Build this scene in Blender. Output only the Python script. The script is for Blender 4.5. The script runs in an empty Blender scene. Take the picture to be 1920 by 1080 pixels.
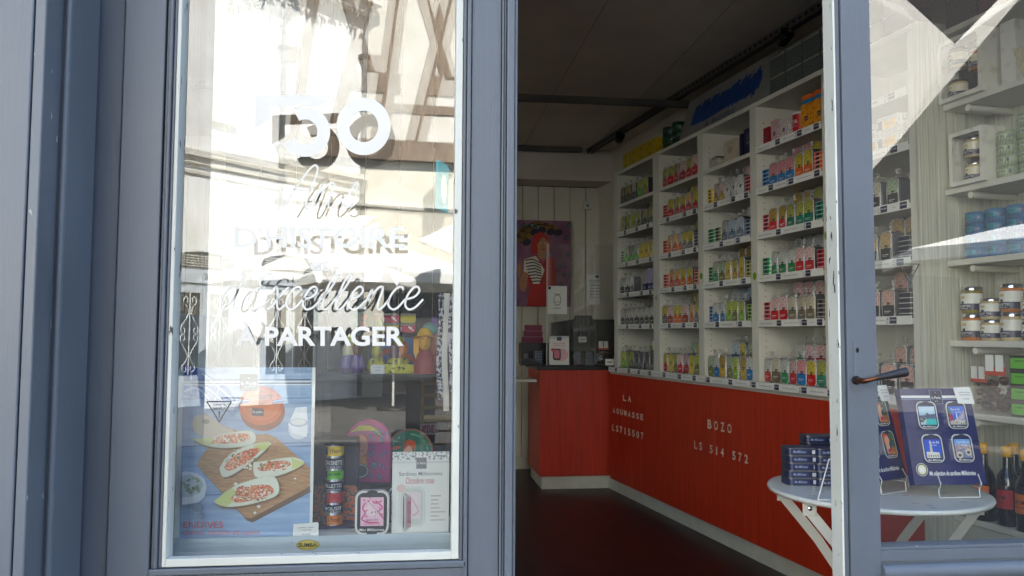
import bpy, bmesh, math, random
from mathutils import Vector, Matrix
random.seed(7)
R_ = math.radians
SC = bpy.context.scene
COL = SC.collection

# ------------------------------------------------------------------ camera
FPX, EYE, BACK = 1500.0, 1.15, 1.65
YAW, PITCH, ROLL = R_(6.96), R_(3.4), R_(0.3)
CAM = Vector((0, -BACK, EYE))
FW = Vector((math.sin(YAW)*math.cos(PITCH), math.cos(YAW)*math.cos(PITCH), math.sin(PITCH)))
_r = Vector((math.cos(YAW), -math.sin(YAW), 0)); _u = _r.cross(FW)
RT = _r*math.cos(ROLL) + _u*math.sin(ROLL)
UP = _u*math.cos(ROLL) - _r*math.sin(ROLL)
cd = bpy.data.cameras.new('camera'); co = bpy.data.objects.new('camera', cd); COL.objects.link(co)
cd.sensor_width = 36; cd.lens = FPX/1920*36; cd.clip_start = .05; cd.clip_end = 500
m = Matrix((RT, UP, -FW)).transposed().to_4x4(); m.translation = CAM
co.matrix_world = m
SC.camera = co

# ------------------------------------------------------------------ sky, sun, exposure
SUN_DIR = Vector((.36*math.cos(R_(43)), .933*math.cos(R_(43)), math.sin(R_(43)))).normalized()
w = bpy.data.worlds.new("World"); SC.world = w; w.use_nodes = True
nt = w.node_tree; nt.nodes.clear()
sky = nt.nodes.new('ShaderNodeTexSky'); sky.sky_type = 'NISHITA'; sky.sun_disc = False
sky.sun_elevation = R_(43); sky.sun_rotation = math.atan2(SUN_DIR.x, SUN_DIR.y)
bg = nt.nodes.new('ShaderNodeBackground'); bg.inputs[1].default_value = .12
ow = nt.nodes.new('ShaderNodeOutputWorld')
nt.links.new(sky.outputs[0], bg.inputs[0]); nt.links.new(bg.outputs[0], ow.inputs[0])
ld = bpy.data.lights.new('sun', 'SUN'); ld.energy = 4.6; ld.angle = R_(.5); ld.color = (1, .962, .90)
lo = bpy.data.objects.new('sun', ld); COL.objects.link(lo)
lo.rotation_euler = (-SUN_DIR).to_track_quat('-Z', 'Y').to_euler()
SC.view_settings.view_transform = 'Standard'; SC.view_settings.look = 'None'
SC.view_settings.gamma = 1; SC.view_settings.use_curve_mapping = False
SC.view_settings.exposure = 2.95
cy = SC.cycles
cy.max_bounces = 14; cy.diffuse_bounces = 8; cy.glossy_bounces = 4; cy.transmission_bounces = 6
cy.transparent_max_bounces = 32; cy.caustics_reflective = False; cy.caustics_refractive = False
cy.sample_clamp_indirect = 6; cy.use_denoising = True

# ------------------------------------------------------------------ where a line of sight meets a plane
def ray(px, py): return FW + RT*((px-960)/FPX) - UP*((py-540)/FPX)
def at(px, py, y):
    d = ray(px, py); return CAM + d*((y-CAM.y)/d.y)
def atz(px, py, z):
    d = ray(px, py); return CAM + d*((z-CAM.z)/d.z)
def vm(px, py, yv):                      # a place across the street whose mirror image in the glass lies yv metres behind it
    p = at(px, py, yv); return Vector((p.x, .06-p.y, p.z))

# ------------------------------------------------------------------ materials
def lin(c):
    return tuple(((v/255)/12.92 if v/255 <= .04045 else (((v/255)+.055)/1.055)**2.4) for v in c)
MATS = {}
def mat(name, rgb, rough=.5, metal=0, var=.12, scale=8, bump=0, spec=.5, stretch=None, coat=0, rgb2=None, detail=4, lo=.35, hi=.65):
    m = bpy.data.materials.new(name); m.use_nodes = True; n = m.node_tree; b = n.nodes['Principled BSDF']
    b.inputs['Roughness'].default_value = rough; b.inputs['Metallic'].default_value = metal
    b.inputs['Specular IOR Level'].default_value = spec
    if coat: b.inputs['Coat Weight'].default_value = coat; b.inputs['Coat Roughness'].default_value = .06
    c = lin(rgb)
    tc = n.nodes.new('ShaderNodeTexCoord'); mp = n.nodes.new('ShaderNodeMapping')
    if stretch: mp.inputs['Scale'].default_value = stretch
    n.links.new(tc.outputs['Object'], mp.inputs[0])
    nz = n.nodes.new('ShaderNodeTexNoise'); nz.inputs['Scale'].default_value = scale; nz.inputs['Detail'].default_value = detail
    n.links.new(mp.outputs[0], nz.inputs['Vector'])
    cr = n.nodes.new('ShaderNodeValToRGB'); e = cr.color_ramp.elements
    e[0].position = lo; e[1].position = hi
    if rgb2: e[0].color = (*lin(rgb2), 1); e[1].color = (*c, 1)
    else:
        e[0].color = (*[v*(1-var) for v in c], 1); e[1].color = (*[min(1, v*(1+var)) for v in c], 1)
    n.links.new(nz.outputs['Fac'], cr.inputs[0]); n.links.new(cr.outputs[0], b.inputs['Base Color'])
    if bump:
        bp = n.nodes.new('ShaderNodeBump'); bp.inputs['Strength'].default_value = bump; bp.inputs['Distance'].default_value = .004
        n.links.new(nz.outputs['Fac'], bp.inputs['Height']); n.links.new(bp.outputs[0], b.inputs['Normal'])
    MATS[name] = m; return name
def wear(name, base, under, amount=.36, scale=30, stretch=None, rough=.45):
    """paint with chips where the wood shows, plus slow tonal drift"""
    m = bpy.data.materials.new(name); m.use_nodes = True; n = m.node_tree; b = n.nodes['Principled BSDF']
    b.inputs['Roughness'].default_value = rough
    tc = n.nodes.new('ShaderNodeTexCoord'); mp = n.nodes.new('ShaderNodeMapping')
    if stretch: mp.inputs['Scale'].default_value = stretch
    n.links.new(tc.outputs['Object'], mp.inputs[0])
    a = n.nodes.new('ShaderNodeTexNoise'); a.inputs['Scale'].default_value = scale; a.inputs['Detail'].default_value = 6
    n.links.new(mp.outputs[0], a.inputs['Vector'])
    r = n.nodes.new('ShaderNodeValToRGB'); r.color_ramp.elements[0].position = amount; r.color_ramp.elements[1].position = amount+.015
    r.color_ramp.elements[0].color = (1, 1, 1, 1); r.color_ramp.elements[1].color = (0, 0, 0, 1)
    n.links.new(a.outputs['Fac'], r.inputs[0])
    d = n.nodes.new('ShaderNodeTexNoise'); d.inputs['Scale'].default_value = 3.5; d.inputs['Detail'].default_value = 5
    n.links.new(tc.outputs['Object'], d.inputs['Vector'])
    q = n.nodes.new('ShaderNodeValToRGB'); c = lin(base)
    q.color_ramp.elements[0].position = .3; q.color_ramp.elements[1].position = .7
    q.color_ramp.elements[0].color = (*[v*.88 for v in c], 1); q.color_ramp.elements[1].color = (*[min(1, v*1.08) for v in c], 1)
    n.links.new(d.outputs['Fac'], q.inputs[0])
    mx = n.nodes.new('ShaderNodeMix'); mx.data_type = 'RGBA'
    n.links.new(r.outputs[0], mx.inputs['Factor']); n.links.new(q.outputs[0], mx.inputs['A']); mx.inputs['B'].default_value = (*lin(under), 1)
    n.links.new(mx.outputs['Result'], b.inputs['Base Color'])
    w2 = n.nodes.new('ShaderNodeTexNoise'); w2.inputs['Scale'].default_value = 16; w2.inputs['Detail'].default_value = 8; m2 = n.nodes.new('ShaderNodeMapping'); m2.inputs['Scale'].default_value = (14, 14, .5)
    n.links.new(tc.outputs['Object'], m2.inputs[0]); n.links.new(m2.outputs[0], w2.inputs['Vector'])
    b2 = n.nodes.new('ShaderNodeBump'); b2.inputs['Strength'].default_value = .28; b2.inputs['Distance'].default_value = .0015; n.links.new(w2.outputs['Fac'], b2.inputs['Height'])
    rr = n.nodes.new('ShaderNodeMapRange'); rr.inputs['To Min'].default_value = rough-.1; rr.inputs['To Max'].default_value = rough+.14; n.links.new(d.outputs['Fac'], rr.inputs['Value']); n.links.new(rr.outputs[0], b.inputs['Roughness'])
    bp = n.nodes.new('ShaderNodeBump'); bp.inputs['Strength'].default_value = .25; bp.inputs['Distance'].default_value = .002; bp.invert = True; n.links.new(b2.outputs[0], bp.inputs['Normal'])
    n.links.new(r.outputs[0], bp.inputs['Height']); n.links.new(bp.outputs[0], b.inputs['Normal'])
    MATS[name] = m; return name
def pattern(name, rgb, rgb2, scale=120, lo=.42, hi=.48, rough=.4, kind='noise', coat=.3):
    """printed all-over pattern"""
    m = bpy.data.materials.new(name); m.use_nodes = True; n = m.node_tree; b = n.nodes['Principled BSDF']
    b.inputs['Roughness'].default_value = rough; b.inputs['Coat Weight'].default_value = coat
    tc = n.nodes.new('ShaderNodeTexCoord')
    if kind == 'noise':
        t = n.nodes.new('ShaderNodeTexNoise'); t.inputs['Detail'].default_value = 2; o = t.outputs['Fac']
    elif kind == 'voronoi':
        t = n.nodes.new('ShaderNodeTexVoronoi'); o = t.outputs['Distance']
    else:
        t = n.nodes.new('ShaderNodeTexWave'); t.bands_direction = 'Z'; o = t.outputs['Fac']; t.inputs['Distortion'].default_value = .6
    t.inputs['Scale'].default_value = scale
    n.links.new(tc.outputs['Object'], t.inputs['Vector'])
    r = n.nodes.new('ShaderNodeValToRGB'); e = r.color_ramp.elements
    e[0].position = lo; e[1].position = hi; e[0].color = (*lin(rgb2), 1); e[1].color = (*lin(rgb), 1)
    n.links.new(o, r.inputs[0]); n.links.new(r.outputs[0], b.inputs['Base Color'])
    MATS[name] = m; return name
def glass(name, refl, tint=(.93, .96, .95), rough=0.0, dirt=0, wave=.00005):
    m = bpy.data.materials.new(name); m.use_nodes = True; n = m.node_tree; n.nodes.clear()
    o = n.nodes.new('ShaderNodeOutputMaterial'); t = n.nodes.new('ShaderNodeBsdfTransparent'); g = n.nodes.new('ShaderNodeBsdfGlossy')
    t.inputs[0].default_value = (*tint, 1); g.inputs['Roughness'].default_value = rough
    if rough == 0:
        tc = n.nodes.new('ShaderNodeTexCoord'); wn = n.nodes.new('ShaderNodeTexNoise'); wn.inputs['Scale'].default_value = 5; wn.inputs['Detail'].default_value = 1.5
        bp = n.nodes.new('ShaderNodeBump'); bp.inputs['Strength'].default_value = 1; bp.inputs['Distance'].default_value = wave
        n.links.new(tc.outputs['Object'], wn.inputs['Vector']); n.links.new(wn.outputs['Fac'], bp.inputs['Height']); n.links.new(bp.outputs[0], g.inputs['Normal'])
    x = n.nodes.new('ShaderNodeMixShader'); x.inputs[0].default_value = refl
    n.links.new(t.outputs[0], x.inputs[1]); n.links.new(g.outputs[0], x.inputs[2])
    if dirt:
        df = n.nodes.new('ShaderNodeBsdfDiffuse'); df.inputs[0].default_value = (.7, .7, .68, 1)
        nz = n.nodes.new('ShaderNodeTexNoise'); nz.inputs['Scale'].default_value = 6; nz.inputs['Detail'].default_value = 8
        tc = n.nodes.new('ShaderNodeTexCoord'); n.links.new(tc.outputs['Object'], nz.inputs['Vector'])
        mt = n.nodes.new('ShaderNodeMath'); mt.operation = 'MULTIPLY'; mt.inputs[1].default_value = dirt
        n.links.new(nz.outputs['Fac'], mt.inputs[0])
        y = n.nodes.new('ShaderNodeMixShader'); n.links.new(mt.outputs[0], y.inputs[0])
        n.links.new(x.outputs[0], y.inputs[1]); n.links.new(df.outputs[0], y.inputs[2]); n.links.new(y.outputs[0], o.inputs[0])
    else: n.links.new(x.outputs[0], o.inputs[0])
    MATS[name] = m; return name
_n = 0
def col(r, g, b, rough=.5, **k):         # a plain printed or painted colour
    key = f'colour_{r}_{g}_{b}_{int(rough*100)}' + ''.join(f'_{a}{v}' for a, v in sorted(k.items()))
    if key not in MATS: mat(key, (r, g, b), rough, var=.06, scale=14, **k)
    return key

# ------------------------------------------------------------------ mesh builder
WM = {}
class MB:
    def __init__(s): s.v = []; s.f = []; s.m = []; s.sm = []; s.ml = []; s.T = Matrix.Identity(4)
    def mi(s, m):
        if m not in s.ml: s.ml.append(m)
        return s.ml.index(m)
    def add(s, vs, fs, m, smooth=False):
        o = len(s.v); s.v += [s.T @ Vector(p) for p in vs]; k = s.mi(m)
        for f in fs: s.f.append([i+o for i in f]); s.m.append(k); s.sm.append(smooth)
        return s
    def face(s, pts, m): return s.add(pts, [list(range(len(pts)))], m)
    def box(s, x0, x1, y0, y1, z0, z1, m):
        vs = [(x, y, z) for x in (x0, x1) for y in (y0, y1) for z in (z0, z1)]
        return s.add(vs, [(0, 1, 3, 2), (4, 6, 7, 5), (0, 4, 5, 1), (2, 3, 7, 6), (0, 2, 6, 4), (1, 5, 7, 3)], m)
    def prism(s, poly, y0, y1, m, mf=None, smooth=False):   # outline in x,z pushed through y
        n = len(poly); vs = [(x, y0, z) for x, z in poly] + [(x, y1, z) for x, z in poly]
        s.add(vs, [(i, (i+1) % n, n+(i+1) % n, n+i) for i in range(n)], m, smooth)
        s.add(vs[:n], [list(range(n))], mf or m); s.add(vs[n:], [list(range(n))[::-1]], m); return s
    def slab(s, poly, z0, z1, m, mt=None):                  # outline in x,y pushed through z
        n = len(poly); vs = [(x, y, z0) for x, y in poly] + [(x, y, z1) for x, y in poly]
        s.add(vs, [(i, (i+1) % n, n+(i+1) % n, n+i) for i in range(n)], m)
        s.add(vs[:n], [list(range(n))[::-1]], m); s.add(vs[n:], [list(range(n))], mt or m); return s
    def lathe(s, prof, m, n=20, cx=0, cy=0, smooth=True):   # prof of (r,z)
        vs = []
        for r, z in prof:
            for i in range(n):
                a = 2*math.pi*i/n; vs.append((cx+r*math.cos(a), cy+r*math.sin(a), z))
        fs = [(j*n+i, j*n+(i+1) % n, (j+1)*n+(i+1) % n, (j+1)*n+i) for j in range(len(prof)-1) for i in range(n)]
        s.add(vs, fs, m, smooth)
        if prof[0][0] > 1e-5: s.add(vs[:n], [list(range(n))[::-1]], m)
        if prof[-1][0] > 1e-5: s.add(vs[-n:], [list(range(n))], m)
        return s
    def tube(s, pts, r, m, n=8):
        pts = [Vector(p) for p in pts]; vs = []
        for i, p in enumerate(pts):
            t = (pts[min(i+1, len(pts)-1)] - pts[max(i-1, 0)]).normalized()
            a = t.cross(Vector((0, 0, 1)) if abs(t.z) < .9 else Vector((1, 0, 0))).normalized(); b = t.cross(a)
            rr = r[i] if isinstance(r, (list, tuple)) else r
            vs += [p + (a*math.cos(2*math.pi*k/n) + b*math.sin(2*math.pi*k/n))*rr for k in range(n)]
        fs = [(j*n+i, j*n+(i+1) % n, (j+1)*n+(i+1) % n, (j+1)*n+i) for j in range(len(pts)-1) for i in range(n)]
        s.add(vs, fs, m, True); s.add(vs[:n], [list(range(n))[::-1]], m); s.add(vs[-n:], [list(range(n))], m); return s
    def ball(s, c, rx, ry, rz, m, n=12, k=8, jit=0):
        vs = []; c = Vector(c)
        for j in range(k+1):
            th = math.pi*j/k
            for i in range(n):
                a = 2*math.pi*i/n; q = 1+random.uniform(-jit, jit)
                vs.append(c + Vector((rx*math.sin(th)*math.cos(a)*q, ry*math.sin(th)*math.sin(a)*q, rz*math.cos(th)*q)))
        return s.add(vs, [(j*n+i, j*n+(i+1) % n, (j+1)*n+(i+1) % n, (j+1)*n+i) for j in range(k) for i in range(n)], m, True)
    def build(s, name, parent=None, bevel=0, label=None, seg=2):
        me = bpy.data.meshes.new(name)
        inv = WM[parent.name].inverted() if parent else Matrix.Identity(4)
        me.from_pydata([inv @ p for p in s.v], [], s.f)
        for k in s.ml: me.materials.append(MATS[k])
        me.polygons.foreach_set('material_index', s.m); me.polygons.foreach_set('use_smooth', s.sm); me.update()
        o = bpy.data.objects.new(name, me); COL.objects.link(o)
        if parent: o.parent = parent; WM[o.name] = WM[parent.name].copy()
        else: WM[o.name] = Matrix.Identity(4)
        if bevel:
            b = o.modifiers.new('bevel', 'BEVEL'); b.width = bevel; b.segments = seg; b.limit_method = 'ANGLE'; b.angle_limit = R_(40)
        if label: o['label'] = label
        return o
def tag(o, label, cat, group=None):
    o['label'] = label; o['category'] = cat
    if group: o['group'] = group
    return o
def struct(o): o['kind'] = 'structure'; return o
def thing(name, label, cat, loc=(0, 0, 0), rz=0, group=None):
    o = bpy.data.objects.new(name, None); COL.objects.link(o); o.location = loc; o.rotation_euler = (0, 0, rz); o.empty_display_size = .05
    WM[o.name] = Matrix.Translation(Vector(loc)) @ Matrix.Rotation(rz, 4, 'Z')
    return tag(o, label, cat, group)
def onething(mb, name, label, cat, loc, rz=0, group=None, bevel=0):   # local mesh set down at loc
    o = mb.build(name, None, bevel); o.location = loc; o.rotation_euler = (0, 0, rz)
    WM[o.name] = Matrix.Translation(Vector(loc)) @ Matrix.Rotation(rz, 4, 'Z')
    return tag(o, label, cat, group)
def frame(o, u, v, n):                  # matrix with local x=u, y=n (towards depth), z=v
    u, v, n = Vector(u), Vector(v), Vector(n); M = Matrix((u, n, v)).transposed().to_4x4(); M.translation = Vector(o); return M

# ------------------------------------------------------------------ lettering
_T = {}
def textmesh(s, bold=0, res=3):
    k = (s, bold, res)
    if k in _T: return _T[k]
    cu = bpy.data.curves.new('t', 'FONT'); cu.body = s; cu.offset = bold; cu.resolution_u = res; cu.fill_mode = 'FRONT'
    ob = bpy.data.objects.new('t', cu); COL.objects.link(ob); bpy.context.view_layer.update()
    me = bpy.data.meshes.new_from_object(ob.evaluated_get(bpy.context.evaluated_depsgraph_get()))
    V = [tuple(v.co) for v in me.vertices]; F = [list(p.vertices) for p in me.polygons]
    bpy.data.objects.remove(ob); bpy.data.curves.remove(cu); bpy.data.meshes.remove(me)
    _T[k] = (V, F); return _T[k]
class Canvas:
    """draws flat printed shapes into an MB; f maps (a,b,height above the sheet) to a point"""
    def __init__(s, mb, f, step=.00008): s.mb = mb; s.f = f; s.h = 0; s.step = step
    def P(s, pts): return [s.f(a, b, s.h) for a, b in pts]
    def up(s, k=1): s.h += s.step*k
    def poly(s, pts, m): s.mb.face(s.P(pts), m); s.up()
    def rect(s, a0, b0, a1, b1, m): s.poly([(a0, b0), (a1, b0), (a1, b1), (a0, b1)], m)
    def ell(s, a, b, ra, rb, m, rot=0, n=24, t0=0, t1=360):
        q = [(t0+(t1-t0)*i/(n if t1-t0 == 360 else n-1)) for i in range(n)]; c, d = math.cos(R_(rot)), math.sin(R_(rot)); pts = []
        for t in q:
            x, y = ra*math.cos(R_(t)), rb*math.sin(R_(t)); pts.append((a+x*c-y*d, b+x*d+y*c))
        s.poly(pts, m)
    def ring(s, a, b, ra, rb, ia, ib, m, t0=0, t1=360, n=40):
        o = [(a+ra*math.cos(R_(t0+(t1-t0)*i/n)), b+rb*math.sin(R_(t0+(t1-t0)*i/n))) for i in range(n+1)]
        k = [(a+ia*math.cos(R_(t0+(t1-t0)*i/n)), b+ib*math.sin(R_(t0+(t1-t0)*i/n))) for i in range(n+1)]
        s.mb.add(s.P(o+k), [(i, i+1, n+2+i, n+1+i) for i in range(n)], m); s.up()
    def rr(s, a0, b0, a1, b1, r, m, n=4):
        s.poly(rrpts(a0, b0, a1, b1, r, n), m)
    def stroke(s, pts, w, m, smooth=True, closed=False):
        if smooth: pts = crom(pts)
        L = []; n = len(pts)
        for i in range(n):
            p, q = pts[max(i-1, 0)], pts[min(i+1, n-1)]; dx, dy = q[0]-p[0], q[1]-p[1]; l = math.hypot(dx, dy) or 1
            L.append((-dy/l*w/2, dx/l*w/2))
        a = [(p[0]+o[0], p[1]+o[1]) for p, o in zip(pts, L)]; b = [(p[0]-o[0], p[1]-o[1]) for p, o in zip(pts, L)]
        s.mb.add(s.P(a+b), [(i, i+1, n+i+1, n+i) for i in range(n-1)], m); s.up()
    def text(s, t, a0, b0, a1, b1, m, bold=0, mirror=False, shear=0, res=3):   # fitted to the box, b0 = top, b1 = foot (or any sign)
        V, F = textmesh(t, bold, res)
        if not V: return
        x0, x1 = min(v[0] for v in V), max(v[0] for v in V); y0, y1 = min(v[1] for v in V), max(v[1] for v in V)
        pts = []
        for v in V:
            x = (v[0]-x0)/(x1-x0 or 1); y = (v[1]-y0)/(y1-y0 or 1)
            if mirror: x = 1-x
            pts.append((a0+(a1-a0)*x + shear*(y-.5)*abs(b1-b0), b1+(b0-b1)*y))
        s.mb.add(s.P(pts), F, m); s.up()
def rrpts(a0, b0, a1, b1, r, n=4):
    p = []
    for cx, cz, t in ((a1-r, b1-r, 0), (a0+r, b1-r, 90), (a0+r, b0+r, 180), (a1-r, b0+r, 270)):
        p += [(cx+r*math.cos(R_(t+90*i/n)), cz+r*math.sin(R_(t+90*i/n))) for i in range(n+1)]
    return p
def crom(p, k=6):
    if len(p) < 3: return p
    q = [p[0]]+list(p)+[p[-1]]; out = []
    for i in range(1, len(q)-2):
        for j in range(k):
            t = j/k; out.append(tuple(.5*((2*q[i][c])+(-q[i-1][c]+q[i+1][c])*t+(2*q[i-1][c]-5*q[i][c]+4*q[i+1][c]-q[i+2][c])*t*t+(-q[i-1][c]+3*q[i][c]-3*q[i+1][c]+q[i+2][c])*t**3) for c in (0, 1)))
    return out+[p[-1]]
GL = {  # running hand, x-height 1
 'e': (.78, [[(0, .45), (.35, .55), (.5, .8), (.38, 1), (.2, .95), (.05, .6), (.08, .2), (.3, 0), (.55, .1), (.78, .45)]]),
 'c': (.7, [[(.5, .85), (.4, 1), (.2, .95), (.03, .6), (.05, .2), (.3, 0), (.5, .1), (.7, .45)]]),
 'n': (.95, [[(0, .45), (.1, .9), (.13, .6), (.05, 0)], [(.07, .1), (.16, .6), (.34, .95), (.5, 1), (.56, .8), (.53, .3), (.62, 0), (.8, .12), (.95, .45)]]),
 'l': (.6, [[(0, .45), (.28, .95), (.4, 1.42), (.33, 1.55), (.22, 1.42), (.13, .9), (.12, .3), (.24, 0), (.44, .1), (.6, .45)]]),
 'x': (.72, [[(0, .85), (.12, 1), (.26, .7), (.4, .15), (.55, 0), (.72, .2)], [(.66, 1), (.42, .62), (.18, .15), (0, 0)]]),
 'd': (.85, [[(.55, .8), (.4, 1), (.15, .9), (0, .5), (.05, .1), (.22, 0), (.42, .3), (.56, .9), (.66, 1.5)], [(.56, .9), (.55, .25), (.66, 0), (.82, .1)]]),
 'E': (.92, [[(.78, 1.4), (.66, 1.58), (.42, 1.55), (.26, 1.32), (.34, 1.06), (.58, .98)], [(.58, .98), (.24, .92), (.0, .55), (.08, .12), (.36, 0), (.68, .16), (.92, .45)]]),
 's': (.6, [[(0, .2), (.3, .6), (.42, 1.05), (.52, .7), (.55, .3), (.35, 0), (.1, .08)]]),
 'A': (1.1, [[(0, 0), (.25, .8), (.5, 1.45), (.7, 1.72), (.86, 1.55), (.86, 1.0), (.8, .3), (.88, -.05), (1.02, .1), (1.1, .45)], [(.12, .82), (.28, .72), (.86, .72)]]),
 "'": (.28, [[(.1, 1.5), (.12, 1.42), (.06, 1.3)]]), ' ': (.4, []),
}
def hand(cv, s, a, b, ux, uy, w, m, slant=.28):
    for ch in s:
        wd, st = GL[ch]
        for q in st: cv.stroke([(a+(x+slant*y)*ux, b-y*uy) for x, y in q], w, m)
        cv.h -= cv.step*len(st); a += wd*ux
INNER = -3.05
# ------------------------------------------------------------------ shared materials
wear('facade_paint', (91, 97, 105), (60, 56, 50), .225, 38, rough=.42)
wear('facade_edge', (91, 97, 105), (180, 180, 172), .285, 90, (1, 1, .3), rough=.42)
wear('white_bead', (200, 200, 190), (52, 46, 42), .315, 60, (1, 1, .35), rough=.45)
wear('white_edge', (205, 203, 190), (48, 42, 40), .325, 70, (1, 1, .3), rough=.45)
mat('gap', (14, 14, 15), .9)
glass('pane_outer', .105, (.97, .98, .98), dirt=.01)
glass('pane_inner', .17, (.96, .98, .97), dirt=.01)
glass('pane_door', .12, (.95, .97, .96), dirt=.02)
glass('screen_glass', .07, (.97, .98, .98), dirt=.03)
glass('film', .05, (.985, .985, .985), .12)
mat('vinyl', (212, 208, 200), .55, var=.03)
mat('black_print', (16, 16, 18), .5)
mat('navy', (24, 27, 66), .35, var=.1)
mat('white_paint', (214, 212, 200), .45, var=.05, scale=5)
mat('grained_white', (205, 205, 190), .5, rgb2=(168, 168, 150), scale=9, stretch=(14, 14, .35), bump=.15, lo=.3, hi=.55)
mat('red_stain', (194, 51, 23), .45, rgb2=(170, 41, 17), scale=5, stretch=(9, 9, .5), bump=.05, lo=.3, hi=.7)
mat('floor_paint', (58, 27, 25), .4, rgb2=(38, 19, 19), scale=6, bump=.1, detail=8)
mat('ceiling_paint', (208, 199, 187), .75, var=.08, scale=2)
mat('wall_boards', (204, 199, 184), .6, var=.05, scale=3)
mat('plinth_paint', (196, 196, 182), .5, var=.06)
mat('steel', (120, 118, 114), .38, metal=.9)
mat('dark_steel', (58, 55, 52), .5, metal=.6)
mat('chrome', (225, 225, 225), .18, metal=1)
mat('white_metal', (205, 205, 198), .3, var=.03)
mat('copper', (104, 64, 44), .35, metal=.85)
mat('grip', (36, 33, 36), .42)
mat('black_plastic', (17, 17, 19), .4)
mat('paper', (232, 232, 226), .6, var=.02)
mat('grey_print', (120, 120, 126), .6)
mat('stone_wall', (190, 186, 172), .85, rgb2=(176, 170, 154), scale=3, bump=.3)
mat('house_white', (238, 238, 234), .85, rgb2=(220, 219, 212), scale=1.5, bump=.1)
mat('plaster', (184, 181, 172), .9, rgb2=(172, 168, 157), scale=1.8)
mat('timber', (118, 101, 82), .8, rgb2=(84, 70, 56), scale=4, stretch=(3, 3, .4))
mat('street_stone', (90, 87, 82), .9, rgb2=(72, 70, 66), scale=2, bump=.2)
mat('house_trim', (196, 192, 180), .8, var=.1)
mat('zinc', (96, 98, 96), .5, var=.3, scale=9)
mat('grey_door', (186, 194, 200), .4)
mat('dark_glass', (20, 22, 24), .15)
mat('iron_white', (220, 222, 220), .5)
mat('canvas_white', (238, 236, 228), .8, var=.03)
mat('dark_boards', (38, 36, 34), .85, rgb2=(24, 23, 22), scale=3, stretch=(4, 4, .3))
mat('masonry', (150, 146, 138), .9, rgb2=(126, 122, 114), scale=3, bump=.2)
mat('black_cloth', (15, 15, 17), .9)
mat('dark_panel', (52, 49, 46), .7)

# ------------------------------------------------------------------ ground
b = MB(); b.box(-200, 200, -200, -.32, -.5, -.25, 'street_stone'); struct(b.build('street'))
b = MB(); b.box(-4.6, 2.6, .06, 5.4, -.1, 0, 'floor_paint'); struct(b.build('floor'))

# ------------------------------------------------------------------ the shop building
shop = thing('shop_building', 'blue grey painted wooden shop front with lettered window, open doorway and glazed door', 'shop front')
b = MB()  # unseen upper, side and rear walls, height set for the shadow they cast
b.box(-10, 10, .0, .4, 2.95, 8.1, 'masonry'); b.box(-10, -4.3, -.02, .4, -.25, 2.946, 'masonry'); b.box(-4.297, -1.9, -.02, .4, -.25, .35, 'masonry'); b.box(-1.897, -1.62, -.02, .4, -.25, 2.946, 'masonry'); b.box(1.98, 10, -.02, .4, -.25, 2.946, 'masonry')
b.box(-10, -9.6, .404, 8.6, -.25, 8.1, 'masonry'); b.box(9.6, 10, .404, 8.6, -.25, 8.1, 'masonry'); b.box(-10, 10, 8.604, 9, -.25, 8.1, 'masonry')
b.build('wall', shop)
b = MB(); b.box(-10.3, 10.3, -.2, 9.2, 8.104, 8.35, 'masonry'); b.build('roof', shop)  # unseen roof slab, put on to block the sun
P = 'facade_paint'
b = MB()                                                     # pilaster at the left, stepping back to the window
b.box(-1.62, -.6625, -.20, -.05, -.25, 2.95, P); b.box(-.6605, -.642, -.199, -.05, -.25, 2.95, 'facade_edge'); b.box(-.664, -.659, -.188, -.06, -.25, 2.95, 'gap')
b.box(-.70, -.6275, -.131, -.004, -.25, 2.95, P)
b.tube([(-.6335, -.131, -.25), (-.6335, -.131, 2.95)], .0055, P, 10)
b.box(-.645, -.5855, .010, .12, -.25, 2.95, P)
b.build('pilaster', shop, .003)
b = MB()                                                     # rails and stiles of the window
b.box(-.582, -.5035, 0, .052, .58, 2.5, P); b.box(-.502, -.496, .006, .052, .695, 2.42, P); b.box(-.4955, -.4885, -.003, .052, .695, 2.42, P); b.box(-.488, -.4815, .004, .052, .695, 2.42, P)
b.box(-.586, -.581, .03, .06, -.25, 2.9, 'gap')
b.box(-.582, .111, .001, .052, .44, .680, P); b.box(-.5035, .111, -.004, .052, .682, .695, P); b.box(-.582, .111, .004, .11, -.25, .30, P); b.box(-.55, .09, .018, .1, .30, .44, P)
b.box(-.582, .111, 0, .11, 2.43, 2.95, P)
fr = b.build('window', shop, .0022)
b = MB()  # second shop window out of view, added to let more light inside
for x in (-4.296, -3.1, -1.98): b.box(x, x+.08, .0, .08, .352, 2.944, P)
b.box(-4.215, -1.981, .002, .078, .352, .44, P); b.box(-4.215, -1.981, .002, .078, 2.86, 2.944, P); added_window = b.build('window', shop, .003)
b = MB(); b.face([(-4.216, .04, .43), (-1.98, .04, .43), (-1.98, .04, 2.87), (-4.216, .04, 2.87)], 'pane_door'); b.build('pane', added_window)
b = MB(); wb = 'white_bead'
b.box(-.4810, -.4735, .002, .05, .697, 2.42, wb); b.box(.0805, .0955, .002, .05, .697, 2.42, wb)
b.prism([(.697, .002), (.697, .05), (.704, .05), (.7125, .024), (.7125, .002)], 0, 1, wb)
b.v = b.v[:-20]+[Vector((-.4733+.5536*p.y, p.z, p.x)) for p in b.v[-20:]]
b.box(-.473, .0803, .002, .05, 2.40, 2.43, wb)
b.build('glazing_bead', fr, .0015)
b = MB(); b.face([(-.4733, .028, .706), (.0803, .028, .706), (.0803, .028, 2.40), (-.4733, .028, 2.40)], 'pane_outer'); b.build('pane', fr)
TW = math.tan(R_(INNER)); yi = lambda x: .096+(x+.197)*TW
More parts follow.
